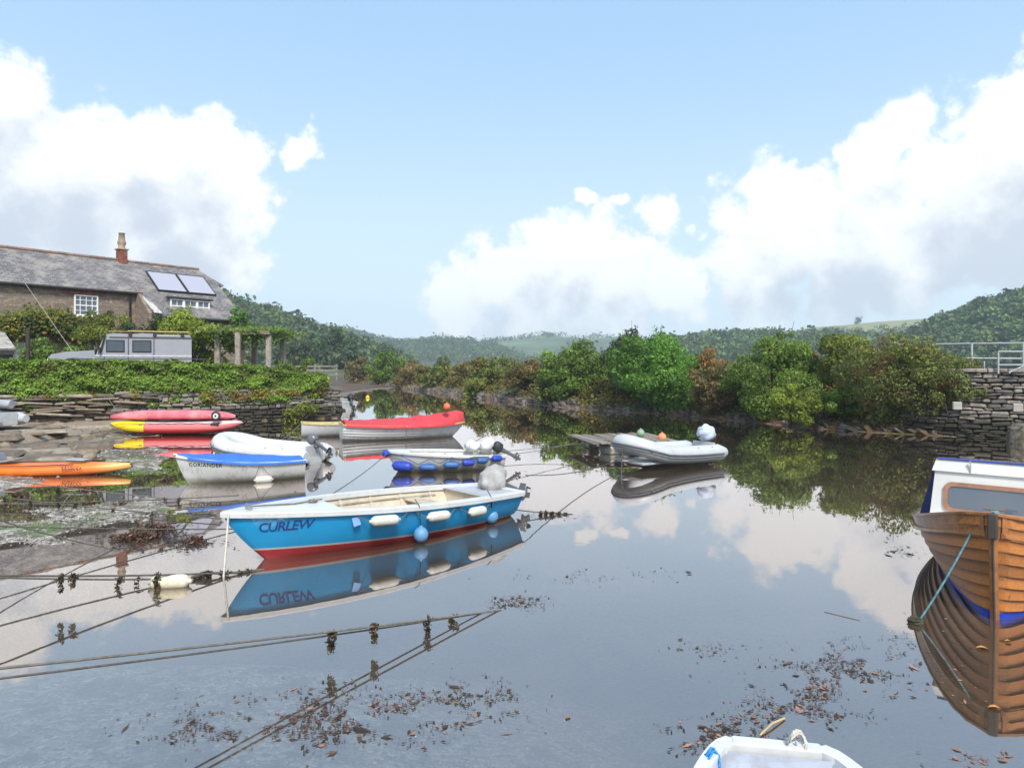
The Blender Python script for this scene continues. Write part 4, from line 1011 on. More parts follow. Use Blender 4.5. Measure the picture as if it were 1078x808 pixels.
def fabric(name, c, scale=5, bump=.8, var=.12): return M_(name, c, .75, var, scale, bump=bump, bscale=7)
rope_w = M_('rope_white', (.52, .50, .44), .8, .2, 30); rope_b = M_('rope_blue', (.10, .28, .42), .8, .2, 30); rope_d = M_('rope_dark', (.10, .09, .075), .85, .3, 20); rope_g = M_('rope_grey', (.15, .14, .115), .85, .3, 20)
cream = M_('cream_paint', (.55, .48, .37), .6, .12, 3, dirt=.35, dirtc=(.28, .22, .14)); gel = M_('white_gelcoat', (.60, .605, .60), .35, .05, 3, coat=.2, dirt=.25, dirtc=(.35, .34, .30))
greydeck = M_('grey_deck', (.40, .42, .45), .6, .12, 4, dirt=.3); black_r = M_('black_rubber', (.022, .022, .024), .5, .2, 8)
def sag(a, b, drop, n=14): a, b = Vector(a), Vector(b); return [a.lerp(b, i/n)-Vector((0, 0, drop*4*(i/n)*(1-i/n))) for i in range(n+1)]
WEEDM = M_('seaweed', (.022, .017, .010), .5, .5, 9, (.06, .04, .015))
def rope(name, label, pts, r, mat, group=None, weed=0, wl=.12, wmin=.1, wseed=0, wpos=None):
    m = MB(); c0 = Vector(pts[0]); pts = [Vector(p)-c0 for p in pts]; m.tube(pts, r, 6)
    o = m.build(name, mat, None, c0); tag(o, label, 'rope', group)
    if weed or wpos:
        g = random.Random(wseed); L = len(pts)-1; P_, N_ = [], []
        for u in wpos:
            P_, N_ = [], []
            f = u*L; i = min(L-1, int(f)); q = pts[i].lerp(pts[i+1], f-i); ln = wl*g.uniform(.7, 1.6)
            for _ in range(80):
                a = g.random(); P_.append((q.x+g.gauss(0, .010+.010*(1-a)), q.y+g.gauss(0, .012), q.z-ln*a+.02)); N_.append((g.gauss(0, 1), -1, g.gauss(0, .4)))
            link('seaweed', leaf_mesh('seaweed', np.array(P_), np.array(N_), .04, None, .45), WEEDM, o)
    return o
def fender(label, center, axis_, L, r, mat, group=None, cat='fender', ends=None, name='fender'):
    c = Vector(center); a = Vector(axis_).normalized(); m = MB()
    prof = [(-.56, .20), (-.55, .28), (-.5, .30), (-.47, .62), (-.42, .86), (-.34, .98), (-.2, 1), (0, 1.0), (.2, 1), (.34, .98), (.42, .86), (.47, .62), (.5, .30), (.55, .28), (.56, .20)]
    m.tube([a*(L*u) for u, _ in prof], [r*k for _, k in prof], 14); o = m.build(name, mat, None, c); tag(o, label, cat, group); return o
def ball_buoy(label, c, r, mat, group=None, cat='buoy', name='buoy', neck=True):
    m = MB(); m.ball((0, 0, 0), r, 18, 12, (1, 1, 1.06))
    if neck: m.tube([(0, 0, r*.95), (0, 0, r*1.25)], [r*.28, r*.2], 10)
    o = m.build(name, mat, None, Vector(c)); tag(o, label, cat, group); return o
def outboard(parent, loc, rotz, tilt, cowlm, scale=1., covered=None, name='outboard_motor'):
    """origin on top of the transom; leg hangs behind (-x) and down; tilt lifts the propeller"""
    o = bpy.data.objects.new(name, None); col.objects.link(o)
    # a mesh of its own carries the leg, so that it is one part with sub-parts
    Rt = Matrix.Rotation(tilt, 3, 'Y'); S = scale
    def X(m): m.v = [tuple(Rt @ (Vector(p)*S)) for p in m.v]; return m
    bpy.data.objects.remove(o)
    m = MB(); m.loft([[(x_*w-.06, y_*w*.6, z) for x_, y_ in ((1, .5), (.6, 1), (-.6, 1), (-1, .5), (-1, -.5), (-.6, -1), (.6, -1), (1, -.5))] for z, w in ((.02, .07), (-.2, .055), (-.45, .05), (-.52, .055))], smooth=True)
    m.box((-.10, 0, -.53), (.24, .14, .015), bev=.004); m.tube([(.06, 0, -.62), (0, 0, -.62), (-.08, 0, -.62), (-.16, 0, -.62)], [.01, .04, .045, .03], 10); m.box((-.06, 0, -.58), (.09, .025, .12)); m.add([(-.1, .006, -.62), (-.0, .006, -.62), (-.03, .006, -.76), (-.12, .006, -.74), (-.1, -.006, -.62), (-.0, -.006, -.62), (-.03, -.006, -.76), (-.12, -.006, -.74)], [(0, 1, 2, 3), (7, 6, 5, 4), (0, 4, 5, 1), (1, 5, 6, 2), (2, 6, 7, 3), (3, 7, 4, 0)])
    m.box((.03, 0, -.06), (.06, .16, .22), bev=.01)
    base = X(m).build(name, M_('motor_grey', (.10, .11, .12), .4, .1, 5), parent, Vector(loc), rotz)
    m = MB(); rings = []
    for z, lx, ly in ((.02, .12, .10), (.05, .16, .125), (.16, .18, .135), (.25, .17, .125), (.30, .13, .10), (.32, .06, .05)):
        rings.append([(lx*math.copysign(abs(math.cos(t))**.7, math.cos(t))-.06, ly*math.copysign(abs(math.sin(t))**.7, math.sin(t)), z) for t in [k*math.pi/8 for k in range(16)]])
    m.loft(rings)
    if covered is not None:
        mm = MB(); mm.ball((-.06, 0, .15), .26, 20, 14, (1.0, .82, .86), .22); X(mm).build('motor_cover', covered, base)
    X(m).build('cowl', cowlm, base)
    m = MB()
    for k in range(3):
        a = k*2.094; c_, s_ = math.cos(a), math.sin(a); m.add([(-.17, 0, -.62), (-.19, c_*.05-s_*.05, -.62+s_*.05+c_*.05), (-.18, c_*.11, -.62+s_*.11), (-.165, c_*.06+s_*.05, -.62+s_*.06-c_*.05)], [(0, 1, 2, 3), (3, 2, 1, 0)])
    X(m).build('propeller', black_iron, base)
    m = MB(); m.tube([(.08, 0, .08), (.34, .02, .12)], [.014, .018], 8); X(m).build('tiller', black_r, base)
    return base

# --- the large blue and white open boat
blue_paint = paintmat('blue_hull_paint', [(-9, (.50, .018, .022)), (.085, (.62, .62, .58)), (.112, (.012, .38, .78))], .4, .22, (.10, .17, .20), .15, -.028, .25)
CH = Hull(4.84, 1.56, .42, .53, .66, .14, .40, .72, .78, .30, .72, .13, kst=.75, kbow=.25)
CB_, L_ = place_boat('open_boat', 'large sky blue open boat with white deck edge and red bottom in the foreground', 'boat', (-3.60, 8.50), (-.19, 11.60))
CH.L = L_; CH.outer(blue_paint, CB_, nt=40, nv=18)
inr = CH.inner(cream, CB_, .10, .05, .16, .80)
CH.rim(gel, CB_, .13, .07, .025, transom=True)
CH.deck(.70, .985, gel, CB_, .035, 'foredeck'); CH.deck(.005, .17, greydeck, CB_, .0, 'stern_deck', dz=-.01)
CH.frames((.22, .34, .46, .58, .68), cream, CB_, .1)
CH.thwart(.30, M_('thwart_paint', (.50, .43, .33), .6, .1, 4, dirt=.3), CB_, .34, .26); CH.thwart(.56, cream, CB_, .36, .22)
m = MB()
for side in (1, -1):
    m.tube([CH.pt(t/20, .80, side, .055, False) for t in range(4, 16)], .018, 6)
m.build('inwale', M_('weathered_wood', (.30, .27, .22), .8, .3, 9, bump=.4), CB_)
m = MB(); m.box((CH.L*.93-CH.L/2, 0, CH.sh(.93)+.055), (.05, .14, .05), bev=.01); m.tube([(CH.L*.93-CH.L/2, -.09, CH.sh(.93)+.085), (CH.L*.93-CH.L/2, .09, CH.sh(.93)+.085)], .012, 8); m.build('bow_cleat', M_('cleat_metal', (.45, .45, .45), .35, .1, 5, metal=.8), CB_)
m = MB(); m.tube([(CH.L*.93-CH.L/2, 0, CH.sh(.93)+.07), (CH.L*.8-CH.L/2, .03, CH.sh(.8)+.06), (CH.L*.7-CH.L/2, -.1, CH.sh(.7)+.07)], .010, 6); m.ball((CH.L*.74-CH.L/2, 0, CH.sh(.74)+.07), .05, 10, 8, (1.4, 1, .5), .6); m.build('deck_line', rope_g, CB_)
navy = M_('navy_lettering', (.012, .045, .22), .5, .1)
text_on_hull('CURLEW', CH, CB_, 1, .935, .395, .175, navy, .32, spacing=.90, zslope=.01)
outboard(CB_, (-L_/2-.02, -.1, .44), 0, R(66), M_('cowl_dark', (.07, .075, .08), .35), 1.05, fabric('grey_bag', (.36, .35, .34), 6, 1.0, .2))
white_f = M_('fender_white', (.62, .60, .54), .45, .06, 8, dirt=.4, dirtc=(.38, .34, .24)); ltblue_f = M_('fender_pale_blue', (.13, .32, .56), .5, .08, 8, dirt=.3)
fg_ = 'fenders hanging on the side of the blue boat'
MwC = world_of(CB_)
for i, (px, py, ln, lab) in enumerate(((403, 544.5, .40, 'long white fender nearest the bow on the blue boat'), (458, 539, .37, 'white fender between the two round buoys of the blue boat, left one'), (498, 535, .33, 'white fender nearest the stern of the blue boat'))):
    q, n, a1 = on_hull(CH, CB_, 1, px, py); fender(lab, q+n*.085, a1, ln, .072, white_f, fg_)
    for s_ in (1, -1):
        e = q+n*.07+a1*ln*.56*s_; tp_ = q+a1*(ln*.56+.16)*s_+n*.02+Vector((0, 0, .06)); m = MB(); m.tube([e-e, tp_-e], .006, 5); o = m.build('fender_lanyard', rope_g, None, e); tag(o, 'short lanyard, %s end of the %s' % ('bow' if s_ > 0 else 'stern', lab.replace('of the blue boat', '').replace('on the blue boat', '').replace('between the two round buoys', 'between the round buoys').replace(', left one', '').strip()), 'rope')
for px, py, r_, lab in ((439, 557.5, .105, 'pale blue round buoy hanging amidships on the blue boat'), (514, 551.5, .105, 'pale blue round buoy hanging near the stern of the blue boat')):
    q, n, a1 = on_hull(CH, CB_, 1, px, py); c = q+n*.12; c.z = max(c.z, r_+.015); ball_buoy(lab, c, r_, ltblue_f, 'round buoys hanging on the blue boat', name='round_buoy')
    tq = on_hull(CH, CB_, 1, px, py-40)[0]; rope('lanyard', 'thin lanyard, '+lab.replace('hanging ', ''), [c+Vector((0, 0, r_*1.2)), c.lerp(tq, .6)+n*.03, tq+n*.03+Vector((0, 0, .04)), tq-n*.10+Vector((0, 0, .045))], .008, rope_d)
q, n, a1 = on_hull(CH, CB_, 1, 374, 547); m = MB(); m.box((0, 0, 0), (.10, .008, .12), Matrix.Rotation(math.atan2(a1.y, a1.x), 3, 'Z') @ Matrix.Rotation(.25, 3, 'Y')); o = m.build('cloth_tag', fabric('pale_blue_cloth', (.22, .42, .72)), None, q+n*.03); tag(o, 'small pale blue cloth square hanging on the side of the blue boat', 'cloth')

# --- white rowing dinghy with a blue cover
KH = Hull(2.62, 1.22, .40, .44, .60, .10, .42, .72, .78, .30, .75, .10, kst=.3, kbow=.2)
KB, L_ = place_boat('rowing_dinghy', 'white rowing dinghy under a bright blue cover, with a black name on its bow', 'dinghy', (-7.15, 14.5), (-4.75, 15.55)); KH.L = L_
whull = paintmat('white_hull_paint', [(-9, (.80, .80, .78))], .4, .42, (.30, .29, .20), .15)
KH.outer(whull, KB); KH.rim(whull, KB, .05, .05, .02)
blue_c = fabric('blue_cover', (.035, .15, .56), 3, .7)
def cover(h, mat, parent, t0, t1, ridge, drop=.05, out=.03, bumps=.02, n=30, k=9, seed=3, name='cover'):
    rings = []
    for i in range(n+1):
        t = t0+(t1-t0)*i/n; p = h.pt(t, 1, 1, 0, False); y = p.y+out; r_ = ridge(t); ring = [Vector((p.x, -y, p.z-drop)), Vector((p.x, -y, p.z+.015))]
        for j in range(1, k): u = -1+2*j/k; ring.append(Vector((p.x, y*u, p.z+.02+r_*(1-abs(u)**1.25)+bumps*mnoise.noise(Vector((p.x*3, u*3, seed))))))
        ring += [Vector((p.x, y, p.z+.015)), Vector((p.x, y, p.z-drop))]; rings.append(ring)
    m = MB(); m.loft(rings, closed=False, caps=False); 
    for r_ in (rings[0], rings[-1]): m.add(r_, [tuple(range(len(r_)))])
    return m.build(name, mat, parent)
cover(KH, blue_c, KB, .0, .985, lambda t: .10*math.sin(math.pi*min(1, t*1.02)), .035, .025, .05)
text_on_hull('CORIANDER', KH, KB, 1, .905, .385, .105, M_('black_lettering', (.02, .02, .03), .5), .0, spacing=1.15, zslope=-.035)
m = MB(); m.tube([KH.pt(.99, 1, 1)+Vector((.0, 0, .02)), KH.pt(.99, 1, 1)+Vector((.06, 0, .03))], .03, 8); m.build('bow_eye', galv, KB)
q, n, a1 = on_hull(KH, KB, 1, 277, 503); f_ = fender('white fender hanging in the water beside the blue covered dinghy', (q.x+n.x*.12, q.y+n.y*.12, .05), a1, .36, .085, white_f)
for s_ in (1, -1): tq = on_hull(KH, KB, 1, 274, 487)[0]; rope('lanyard', 'thin lanyard from the blue covered dinghy down to the %s end of its fender' % ('left' if s_ > 0 else 'right'), [tq+n*.03, Vector((q.x+n.x*.12, q.y+n.y*.12, .06))+a1*.19*s_], .006, rope_g, 'dinghy fender lanyards')

# --- inflatables
def inflatable(t_, L, B, r, tubem, strake=None, bowlift=.16, floorm=None, zc=None, sterncone=.25, seat=True, keel=None, name='tube', transomm=None, grab=True):
    zc = r*.92 if zc is None else zc; W_ = B/2-r; path = []; rad = []
    ns = 9; Lb = L-B*.62
    for i in range(ns+1): u = i/ns; path.append(Vector((-L/2+u*(Lb), W_, zc+bowlift*.25*u**3)))
    for i in range(1, 14): a = math.pi*i/14; path.append(Vector((-L/2+Lb+math.sin(a)**.9*(L-Lb-r), W_*math.cos(a), zc+bowlift*(.25+.75*math.sin(a)))))
    for i in range(ns, -1, -1): u = i/ns; path.append(Vector((-L/2+u*(Lb), -W_, zc+bowlift*.25*u**3)))
    rad = [r]*len(path); rad[0] = rad[-1] = r*.55; rad[1] = rad[-2] = r*1.0
    path[0].x -= .02; path[-1].x -= .02
    m = MB(); m.tube(path, rad, 16); m.build(name, tubem, t_)
    if strake:
        for k, (dz, rr) in enumerate(((0, .028), (-.062*r/.2, .013))):
            m = MB(); pts = []
            for i, p in enumerate(path):
                if i in (0, len(path)-1): continue
                a = path[min(i+1, len(path)-1)]-path[max(i-1, 0)]; nn2 = Vector((a.y, -a.x, 0)).normalized(); nn2 = nn2 if nn2.dot(Vector((p.x+L/2-Lb*.5, p.y, 0))) > 0 else -nn2
                if abs(p.y) > W_*.99: nn2 = Vector((0, math.copysign(1, p.y), 0))
                pts.append(p+nn2*(math.sqrt(max(0, 1-(dz/r)**2))*r*1.0)+Vector((0, 0, dz)))
            m.tube(pts, rr, 6); m.build('rubbing_strake', strake, t_)
    m = MB(); m.box((-L*.02-.0, 0, zc-r*.55), (L*.86, 2*W_, .04)); m.build('floor', floorm or greydeck, t_)
    m = MB(); m.box((-L/2+.16, 0, zc+r*.1), (.045, 2*W_-r*1.6, r*1.9), bev=.01); m.build('transom', transomm or M_('transom_board', (.45, .46, .47), .5, .1), t_)
    if seat: m = MB(); m.box((-.1, 0, zc+r*.55), (.24, 2*W_-r*.9, .035), bev=.012); m.build('seat', M_('seat_board', (.55, .56, .57), .5, .1), t_)
    if keel:
        rings = [[Vector((x, -w, zc-r*.3)), Vector((x, -w*.6, zc-r*.3-d*.5)), Vector((x, 0, zc-r*.3-d)), Vector((x, w*.6, zc-r*.3-d*.5)), Vector((x, w, zc-r*.3))] for x, w, d in ((-L/2+.12, W_, r*1.0), (0, W_, r*1.15), (L*.25, W_*.8, r*1.1), (L*.4, W_*.3, r*.55), (L*.46, .03, .05))]
        m = MB(); m.loft(rings, closed=True); m.build('keel', keel, t_)
    if grab:
        m = MB()
        for side in (1, -1):
            for i in range(4):
                a = Vector((-L*.32+i*L*.17, side*(W_+r*.55), zc+r*.82)); b = a+Vector((L*.17, 0, bowlift*.03)); m.tube(sag(a, b, .05, 6), .014, 5)
        m.build('grab_line', rope_g, t_)
    return zc
hyp = M_('white_inflatable_fabric', (.58, .59, .59), .42, .05, 3, dirt=.35, dirtc=(.42, .41, .36)); hyp_g = M_('grey_inflatable_fabric', (.48, .495, .505), .42, .06, 3, dirt=.3, dirtc=(.34, .34, .31)); strake_m = M_('grey_strake', (.13, .14, .16), .6, .15)
IB, L_ = place_boat('inflatable_dinghy', 'white inflatable dinghy with tilted outboard, moored behind the blue covered dinghy', 'inflatable dinghy', (-8.05, 18.75), (-4.95, 17.55))
inflatable(IB, L_, 1.55, .24, hyp, strake_m, .24, keel=gel)
outboard(IB, (-L_/2+.13, 0, .50), 0, R(58), M_('cowl_silver', (.16, .165, .175), .35, .1, metal=.3), .80)
RB, L_ = place_boat('inflatable_dinghy', 'pale grey inflatable dinghy with a cloth covered outboard, moored beside the wooden raft', 'inflatable dinghy', (2.55, 16.35), (5.15, 17.95))
inflatable(RB, L_, 1.5, .215, hyp_g, strake_m, .34, keel=M_('rib_keel', (.50, .50, .48), .5, .1, 3, dirt=.5), zc=.30)
outboard(RB, (-L_/2+.11, 0, .58), 0, R(6), M_('cowl_grey', (.40, .42, .44), .4, .1), 1.0, fabric('motor_cloth', (.48, .54, .64), 6, .9, .15))
for px in (655, 672):   # bow lashings lie round the tube
    pass
EB, L_ = place_boat('inflatable_dinghy', 'grey inflatable dinghy cut off by the left edge, lying on the rocks below the hedge', 'inflatable dinghy', (-20.8, 24.9), (-17.4, 23.75), z=.42)
inflatable(EB, L_, 1.45, .23, M_('mid_grey_fabric', (.45, .46, .49), .45, .06, 3, dirt=.3), strake_m, .1)
m = MB(); m.tube([(-L_/2+.35, -.25, .72), (-L_/2+1.6, .1, .82)], .15, 12); m.build('rolled_cover', fabric('grey_roll', (.34, .35, .38)), EB)

# --- small grey boat with an outboard, half hidden behind the corner of the quay
SB, L_ = place_boat('small_tender', 'small grey tender with outboard, half hidden behind the corner of the quay wall', 'boat', (-11.0, 42.2), (-9.15, 38.4))
SH = Hull(L_, 1.3, .45, .45, .6, .1); SH.outer(M_('tender_grey', (.42, .44, .46), .5, .1, 3, dirt=.3), SB); SH.rim(gel, SB); SH.inner(greydeck, SB, .15)
outboard(SB, (-L_/2, -.1, .52), 0, R(50), black_r, 1.2)

# --- skiff and red covered boat
lapw = paintmat('white_lapstrake_paint', [(-9, (.78, .79, .80))], .45, .38, (.32, .30, .24), .1)
yell = M_('yellow_gunwale', (.58, .42, .10), .55, .2, 5, dirt=.4)
FH = Hull(2.9, 1.25, .50, .44, .52, .10, .42, .8, .7)
FB, L_ = place_boat('open_skiff', 'small white skiff with a worn yellow edge, partly behind the red covered boat', 'boat', (-4.9, 25.0), (-7.45, 24.15)); FH.L = L_
FH.outer(lapw, FB); FH.inner(M_('skiff_inside', (.42, .38, .32), .7, .2, 4, dirt=.4), FB, .12); FH.rim(yell, FB, .05, .028, .015); FH.thwart(.35, wood_grey, FB, .36); FH.thwart(.65, wood_grey, FB, .38)
YH = Hull(4.3, 1.7, .57, .47, .50, .12, .45, .78, .72, .32, .7, .10, kst=.3, kbow=.5, planks=7, lap=.022)
YB, L_ = place_boat('lapstrake_boat', 'white lapstrake boat with yellow edge under a tent of red canvas', 'boat', (-1.72, 24.45), (-5.75, 22.95)); YH.L = L_
YH.outer(lapw, YB); YH.rim(yell, YB, .05, .05, .03)
red_c = fabric('red_canvas', (.52, .045, .055), 2.5, .6, .10)
cover(YH, red_c, YB, .02, .995, lambda t: .10+.34*min(1, t*1.05)**1.4 if t < .93 else (.44-(t-.93)*1.2), .06, .035, .05, n=34, seed=9)
m = MB(); m.tube([YH.pt(.48, 1, -1)+Vector((0, -.04, .02)), YH.pt(.48, .3, -1)+Vector((0, -.04, 0))], .018, 6); m.build('cover_strap', rope_w, YB)
q = world_of(YB) @ Vector((L_*.36, 0, 1.03)); ball_buoy('orange round buoy on top of the red canvas cover', P(470.5, 428, 23.75), .12, M_('buoy_orange', (.75, .16, .06), .5, .08), name='round_buoy')

# --- white tender hung with dark blue fenders
TH = Hull(2.7, 1.3, .33, .40, .50, .10, .42, .78, .7, .30, .7, .10)
TB, L_ = place_boat('white_tender', 'small white tender hung all round with royal blue fenders', 'boat', (-2.95, 16.1), (-.30, 16.95)); TH.L = L_
TH.outer(whull, TB); TH.inner(M_('tender_inside', (.60, .58, .52), .6, .1, 4, dirt=.3), TB, .12); TH.rim(gel, TB, .09, .06, .02); TH.thwart(.42, gel, TB, .32, .26); TH.deck(.82, .985, gel, TB, .02, 'foredeck')
m = MB(); g = random.Random(4)
for i in range(9): m.ball((-L_/2+.45+g.uniform(-.25, .3), g.uniform(-.3, .25), .42+g.uniform(0, .16)), g.uniform(.10, .17), 10, 8, (1, 1, .8), .5)
o = m.build('bundled_cloth', fabric('white_bundle', (.66, .65, .63), 6), None, TB.location, TB.rotation_euler.z); tag(o, 'crumpled white cloth bundle piled in the stern of the white tender', 'cloth')
outboard(TB, (-L_/2-.01, .05, .40), 0, R(60), black_r, .75)
royal = M_('fender_royal_blue', (.02, .055, .40), .4, .1, 6); royal2 = M_('fender_faded_blue', (.04, .12, .34), .45, .1, 6)
TG = 'blue fenders round the white tender'
for px, py, ln, r_, mt, lab in ((426, 487.5, .46, .115, royal, 'largest royal blue fender under the bow of the white tender'), (450, 489.5, .38, .075, royal2, 'second blue fender from the bow of the white tender, thin and faded'), (475, 487.0, .36, .08, royal2, 'faded blue fender at the middle of the white tender'), (492, 484.5, .30, .075, royal, 'blue fender right of the middle of the white tender'), (507, 482.5, .26, .07, royal2, 'small faded blue fender towards the stern of the white tender'), (522, 480.5, .26, .075, royal, 'blue fender at the stern of the white tender')):
    q, n, a1 = on_hull(TH, TB, 1, px, py); fender(lab, q+n*(r_+.01), a1, ln, r_, mt, TG)
q = world_of(TB) @ (TH.pt(.99, .9, 1)+Vector((.06, 0, .0))); fender('blue fender lying across the stem of the white tender', q, world_of(TB).to_3x3() @ Vector((.25, 1, .1)), .42, .09, royal, TG)
rope('fender_line', 'dark line lacing the blue fenders along the side of the white tender', [on_hull(TH, TB, 1, px, py)[0]+Vector((0, -.05, 0)) for px, py in ((412, 478), (425, 480), (440, 488), (452, 483), (463, 487), (476, 481), (486, 484), (500, 478), (515, 476))], .009, rope_d)

# --- kayaks
def kayak(t_, L, W_, Hh, mat, z0=0., pointed=1.4, name='hull', flat=.0, rockr=.12, n=30, invert=False, squar=.8):
    rings = []
    for i in range(n+1):
        u = -1+2*i/n; w = W_/2*max(.012, (1-abs(u)**(1.9*pointed))**.8); zc = z0+Hh*.5+rockr*abs(u)**3; hh = Hh/2*max(.10, (1-abs(u)**4*.65))
        ring = []
        for k in range(16):
            a = 2*math.pi*k/16; cx_, sz_ = math.cos(a), math.sin(a); zz = math.copysign(abs(sz_)**squar, sz_)*hh
            if flat and zz > 0 and not invert: zz *= 1-flat
            if invert and zz < 0: zz *= .35
            ring.append(Vector((u*L/2, math.copysign(abs(cx_)**squar, cx_)*w, zc+zz)))
        rings.append(ring)
    m = MB(); m.loft(rings); return m.build(name, mat, t_)
OB = thing('orange_kayak', 'orange sit on top kayak with yellow nose lying in the shallows at the left edge', 'kayak', (-11.0, 15.75, 0), math.atan2(.35, 4.2))
T = newmat('orange_plastic'); s = T.sep(T.coord()); c = T.mix(T.ramp(s[0], 1.25, 1.9), (.80, .17, .022), (.85, .42, .12)); c = T.mix(T.ramp(T.noise(T.coord(), 2.5, 4), .35, .7, 0, .3), c, (.85, .26, .05)); T.put(T.b.inputs['Base Color'], c); T.b.inputs['Roughness'].default_value = .38
kayak(OB, 4.25, .78, .34, T.m, -.05, 1.15, flat=.15, rockr=.07)
m = MB(); m.box((-.55, 0, .33), (.42, .42, .05), Matrix.Rotation(-.15, 3, 'Y'), 1, .02); m.box((-.78, 0, .40), (.06, .42, .2), Matrix.Rotation(-.4, 3, 'Y'), 1, .02); m.build('seat', M_('kayak_seat', (.22, .22, .24), .7), OB)
m = MB(); m.box((.95, 0, .335), (.42, .30, .03), Matrix.Rotation(.04, 3, 'Y'), 1, .01); m.build('hatch', M_('hatch_grey', (.34, .34, .35), .6), OB)
m = MB(); 
for side in (1, -1): m.tube([(-1.2, side*.34, .25), (.0, side*.38, .24), (1.0, side*.30, .26)], .012, 6)
m.tube([(1.98, 0, .2), (2.12, 0, .22), (2.16, 0, .14)], .02, 6); m.build('side_line', black_r, OB)
m = MB(); pts_ = [Vector((.78+.42*u/40+.025*math.sin(u*1.1), -.385+.03*u/40, .185+.035*math.sin(u*.95)*(1 if u > 8 else 1.6))) for u in range(41)]; m.tube(pts_, .007, 5); m.build('printed_mark', M_('dark_print', (.10, .045, .06), .5), OB)
IK = thing('inflatable_kayak', 'red inflatable kayak with yellow front end lying at the water edge under the pink canoe', 'inflatable kayak', (-12.35, 25.2, 0), math.atan2(.3, 4.7))
T = newmat('inflatable_red_yellow'); s = T.sep(T.coord())
top_ = T.mix(T.math('LESS_THAN', s[0], -.98), (.62, .16, .17), (.85, .62, .02)); c = T.mix(T.math('GREATER_THAN', s[2], T.math('ADD', .20, T.math('MULTIPLY', T.math('LESS_THAN', s[0], -.98), -.08))), (.56, .035, .025), top_)
c = T.mix(T.math('MULTIPLY', T.math('GREATER_THAN', s[2], .40), T.math('GREATER_THAN', s[0], -.98)), c, (.66, .45, .46))
T.put(T.b.inputs['Base Color'], c); T.b.inputs['Roughness'].default_value = .4
for side in (1, -1):
    pts = []; rr = []
    for i in range(25): u = -1+2*i/24; w = .33*(1-abs(u)**3.2); pts.append((u*2.35, side*w, .24+.16*abs(u)**3)); rr.append(.215*max(.14, (1-abs(u)**7*.9)))
    m = MB(); m.tube(pts, rr, 14); m.build('side_tube', T.m, IK)
m = MB(); m.box((0, 0, .12), (3.6, .5, .08)); m.build('floor', M_('kayak_floor', (.45, .1, .08), .6), IK)
m = MB()
for x in (-1.0, -.2, .7, 1.5):
    m.box((x, -.40, .40), (.30, .2, .03), Matrix.Rotation(.5, 3, 'X'), 1, .01)
m.tube([(-2.0, -.42, .38)]+[(-1.8+i*.3, -.49, .40+.03*(i % 2)) for i in range(12)], .010, 5); m.build('patches', black_r, IK)
PC = thing('pink_canoe', 'faded pink canoe lying upside down on top of the red inflatable kayak', 'canoe', (-12.55, 25.3, 0), math.atan2(.3, 4.7))
pinkm = M_('pink_plastic', (.66, .10, .15), .42, .08, 2, (.74, .26, .26))
kayak(PC, 4.5, .82, .50, pinkm, .37, 5.5, invert=True, rockr=-.03, squar=.75)
for x in (-.75,): m = MB(); m.tube([(x, -.41, .5), (x, -.36, .78), (x, 0, .885), (x, .36, .78), (x, .41, .5)], .018, 6); m.build('strap', rope_d, PC)
WH = thing('trolley_wheel', 'small black tyred trolley wheel strapped to the right end of the pink canoe', 'wheel', tuple(P(227.3, 437.5, 24.75)))
m = MB(); rings = [[Vector((math.cos(t)*.13+math.cos(t)*.045*math.cos(a), .045*math.sin(a), math.sin(t)*.13+math.sin(t)*.045*math.cos(a))) for a in [k*math.pi/4 for k in range(8)]] for t in [k*math.pi/12 for k in range(25)]]; m.loft(rings, True, False); m.build('tyre', black_r, WH)
m = MB(); m.tube([(0, -.03, 0), (0, .03, 0)], .105, 16); rm = m.build('rim', M_('rim_white', (.72, .72, .70), .5), WH)
m = MB(); m.tube([(0, -.05, 0), (0, -.028, 0)], .035, 10); m.build('hub', black_iron, rm)
m = MB(); m.tube([(0, .0, 0), (0, .6, 0)], .015, 8); m.build('axle', galv, WH)

# --- wooden raft
RF, L_ = place_boat('wooden_raft', 'weathered plank raft on a stained white float, moored beside the grey inflatable', 'raft', (4.30, 20.7), (2.28, 20.2))
m = MB(); g = random.Random(8); plk = rand_island_mat('raft_planks', [(.26,.22,.18),(.34,.29,.23),(.20,.17,.14),(.42,.36,.28),(.30,.22,.13)], .85, 6).m
for i in range(13): m.box((-1.22+i*.205+g.uniform(-.01, .01), g.uniform(-.08, .08), .335+g.uniform(-.008, .012)), (.185, 2.5+g.uniform(-.2, .2), .035), Matrix.Rotation(g.uniform(-.05, .05), 3, 'Z'), 1, .006)
m.build('deck_planks', plk, RF)
m = MB(); m.box((0, -.95, .28), (2.4, .09, .07)); m.box((0, .95, .28), (2.4, .09, .07)); m.box((0, 0, .28), (2.4, .09, .07)); m.build('bearers', wood_grey, RF)
for y in (-.75, .75):
    m = MB(); m.box((.05, y, .09), (1.9, .55, .32), None, 1.06, .09); m.build('float', M_('stained_float', (.40, .39, .34), .6, .2, 4, dirt=1., dirtc=(.20, .17, .11)), RF)
q = P(697, 460.5, 20.0); ball_buoy('orange round buoy at the right end of the plank raft', q, .13, M_('buoy_pale_orange', (.72, .26, .12), .5, .08), name='round_buoy'); q = P(674.5, 457.5, 20.6); ball_buoy('pale green round buoy standing on the plank raft', (q.x, q.y, .47), .12, M_('buoy_green', (.22, .34, .24), .55, .1), name='round_buoy')
q = G(387, 419); ball_buoy('small yellow mooring buoy floating far up the creek', (q.x, q.y, .05), .16, M_('buoy_yellow', (.75, .52, .04), .5, .08), name='mooring_buoy')
q = G(605, 484.5); 
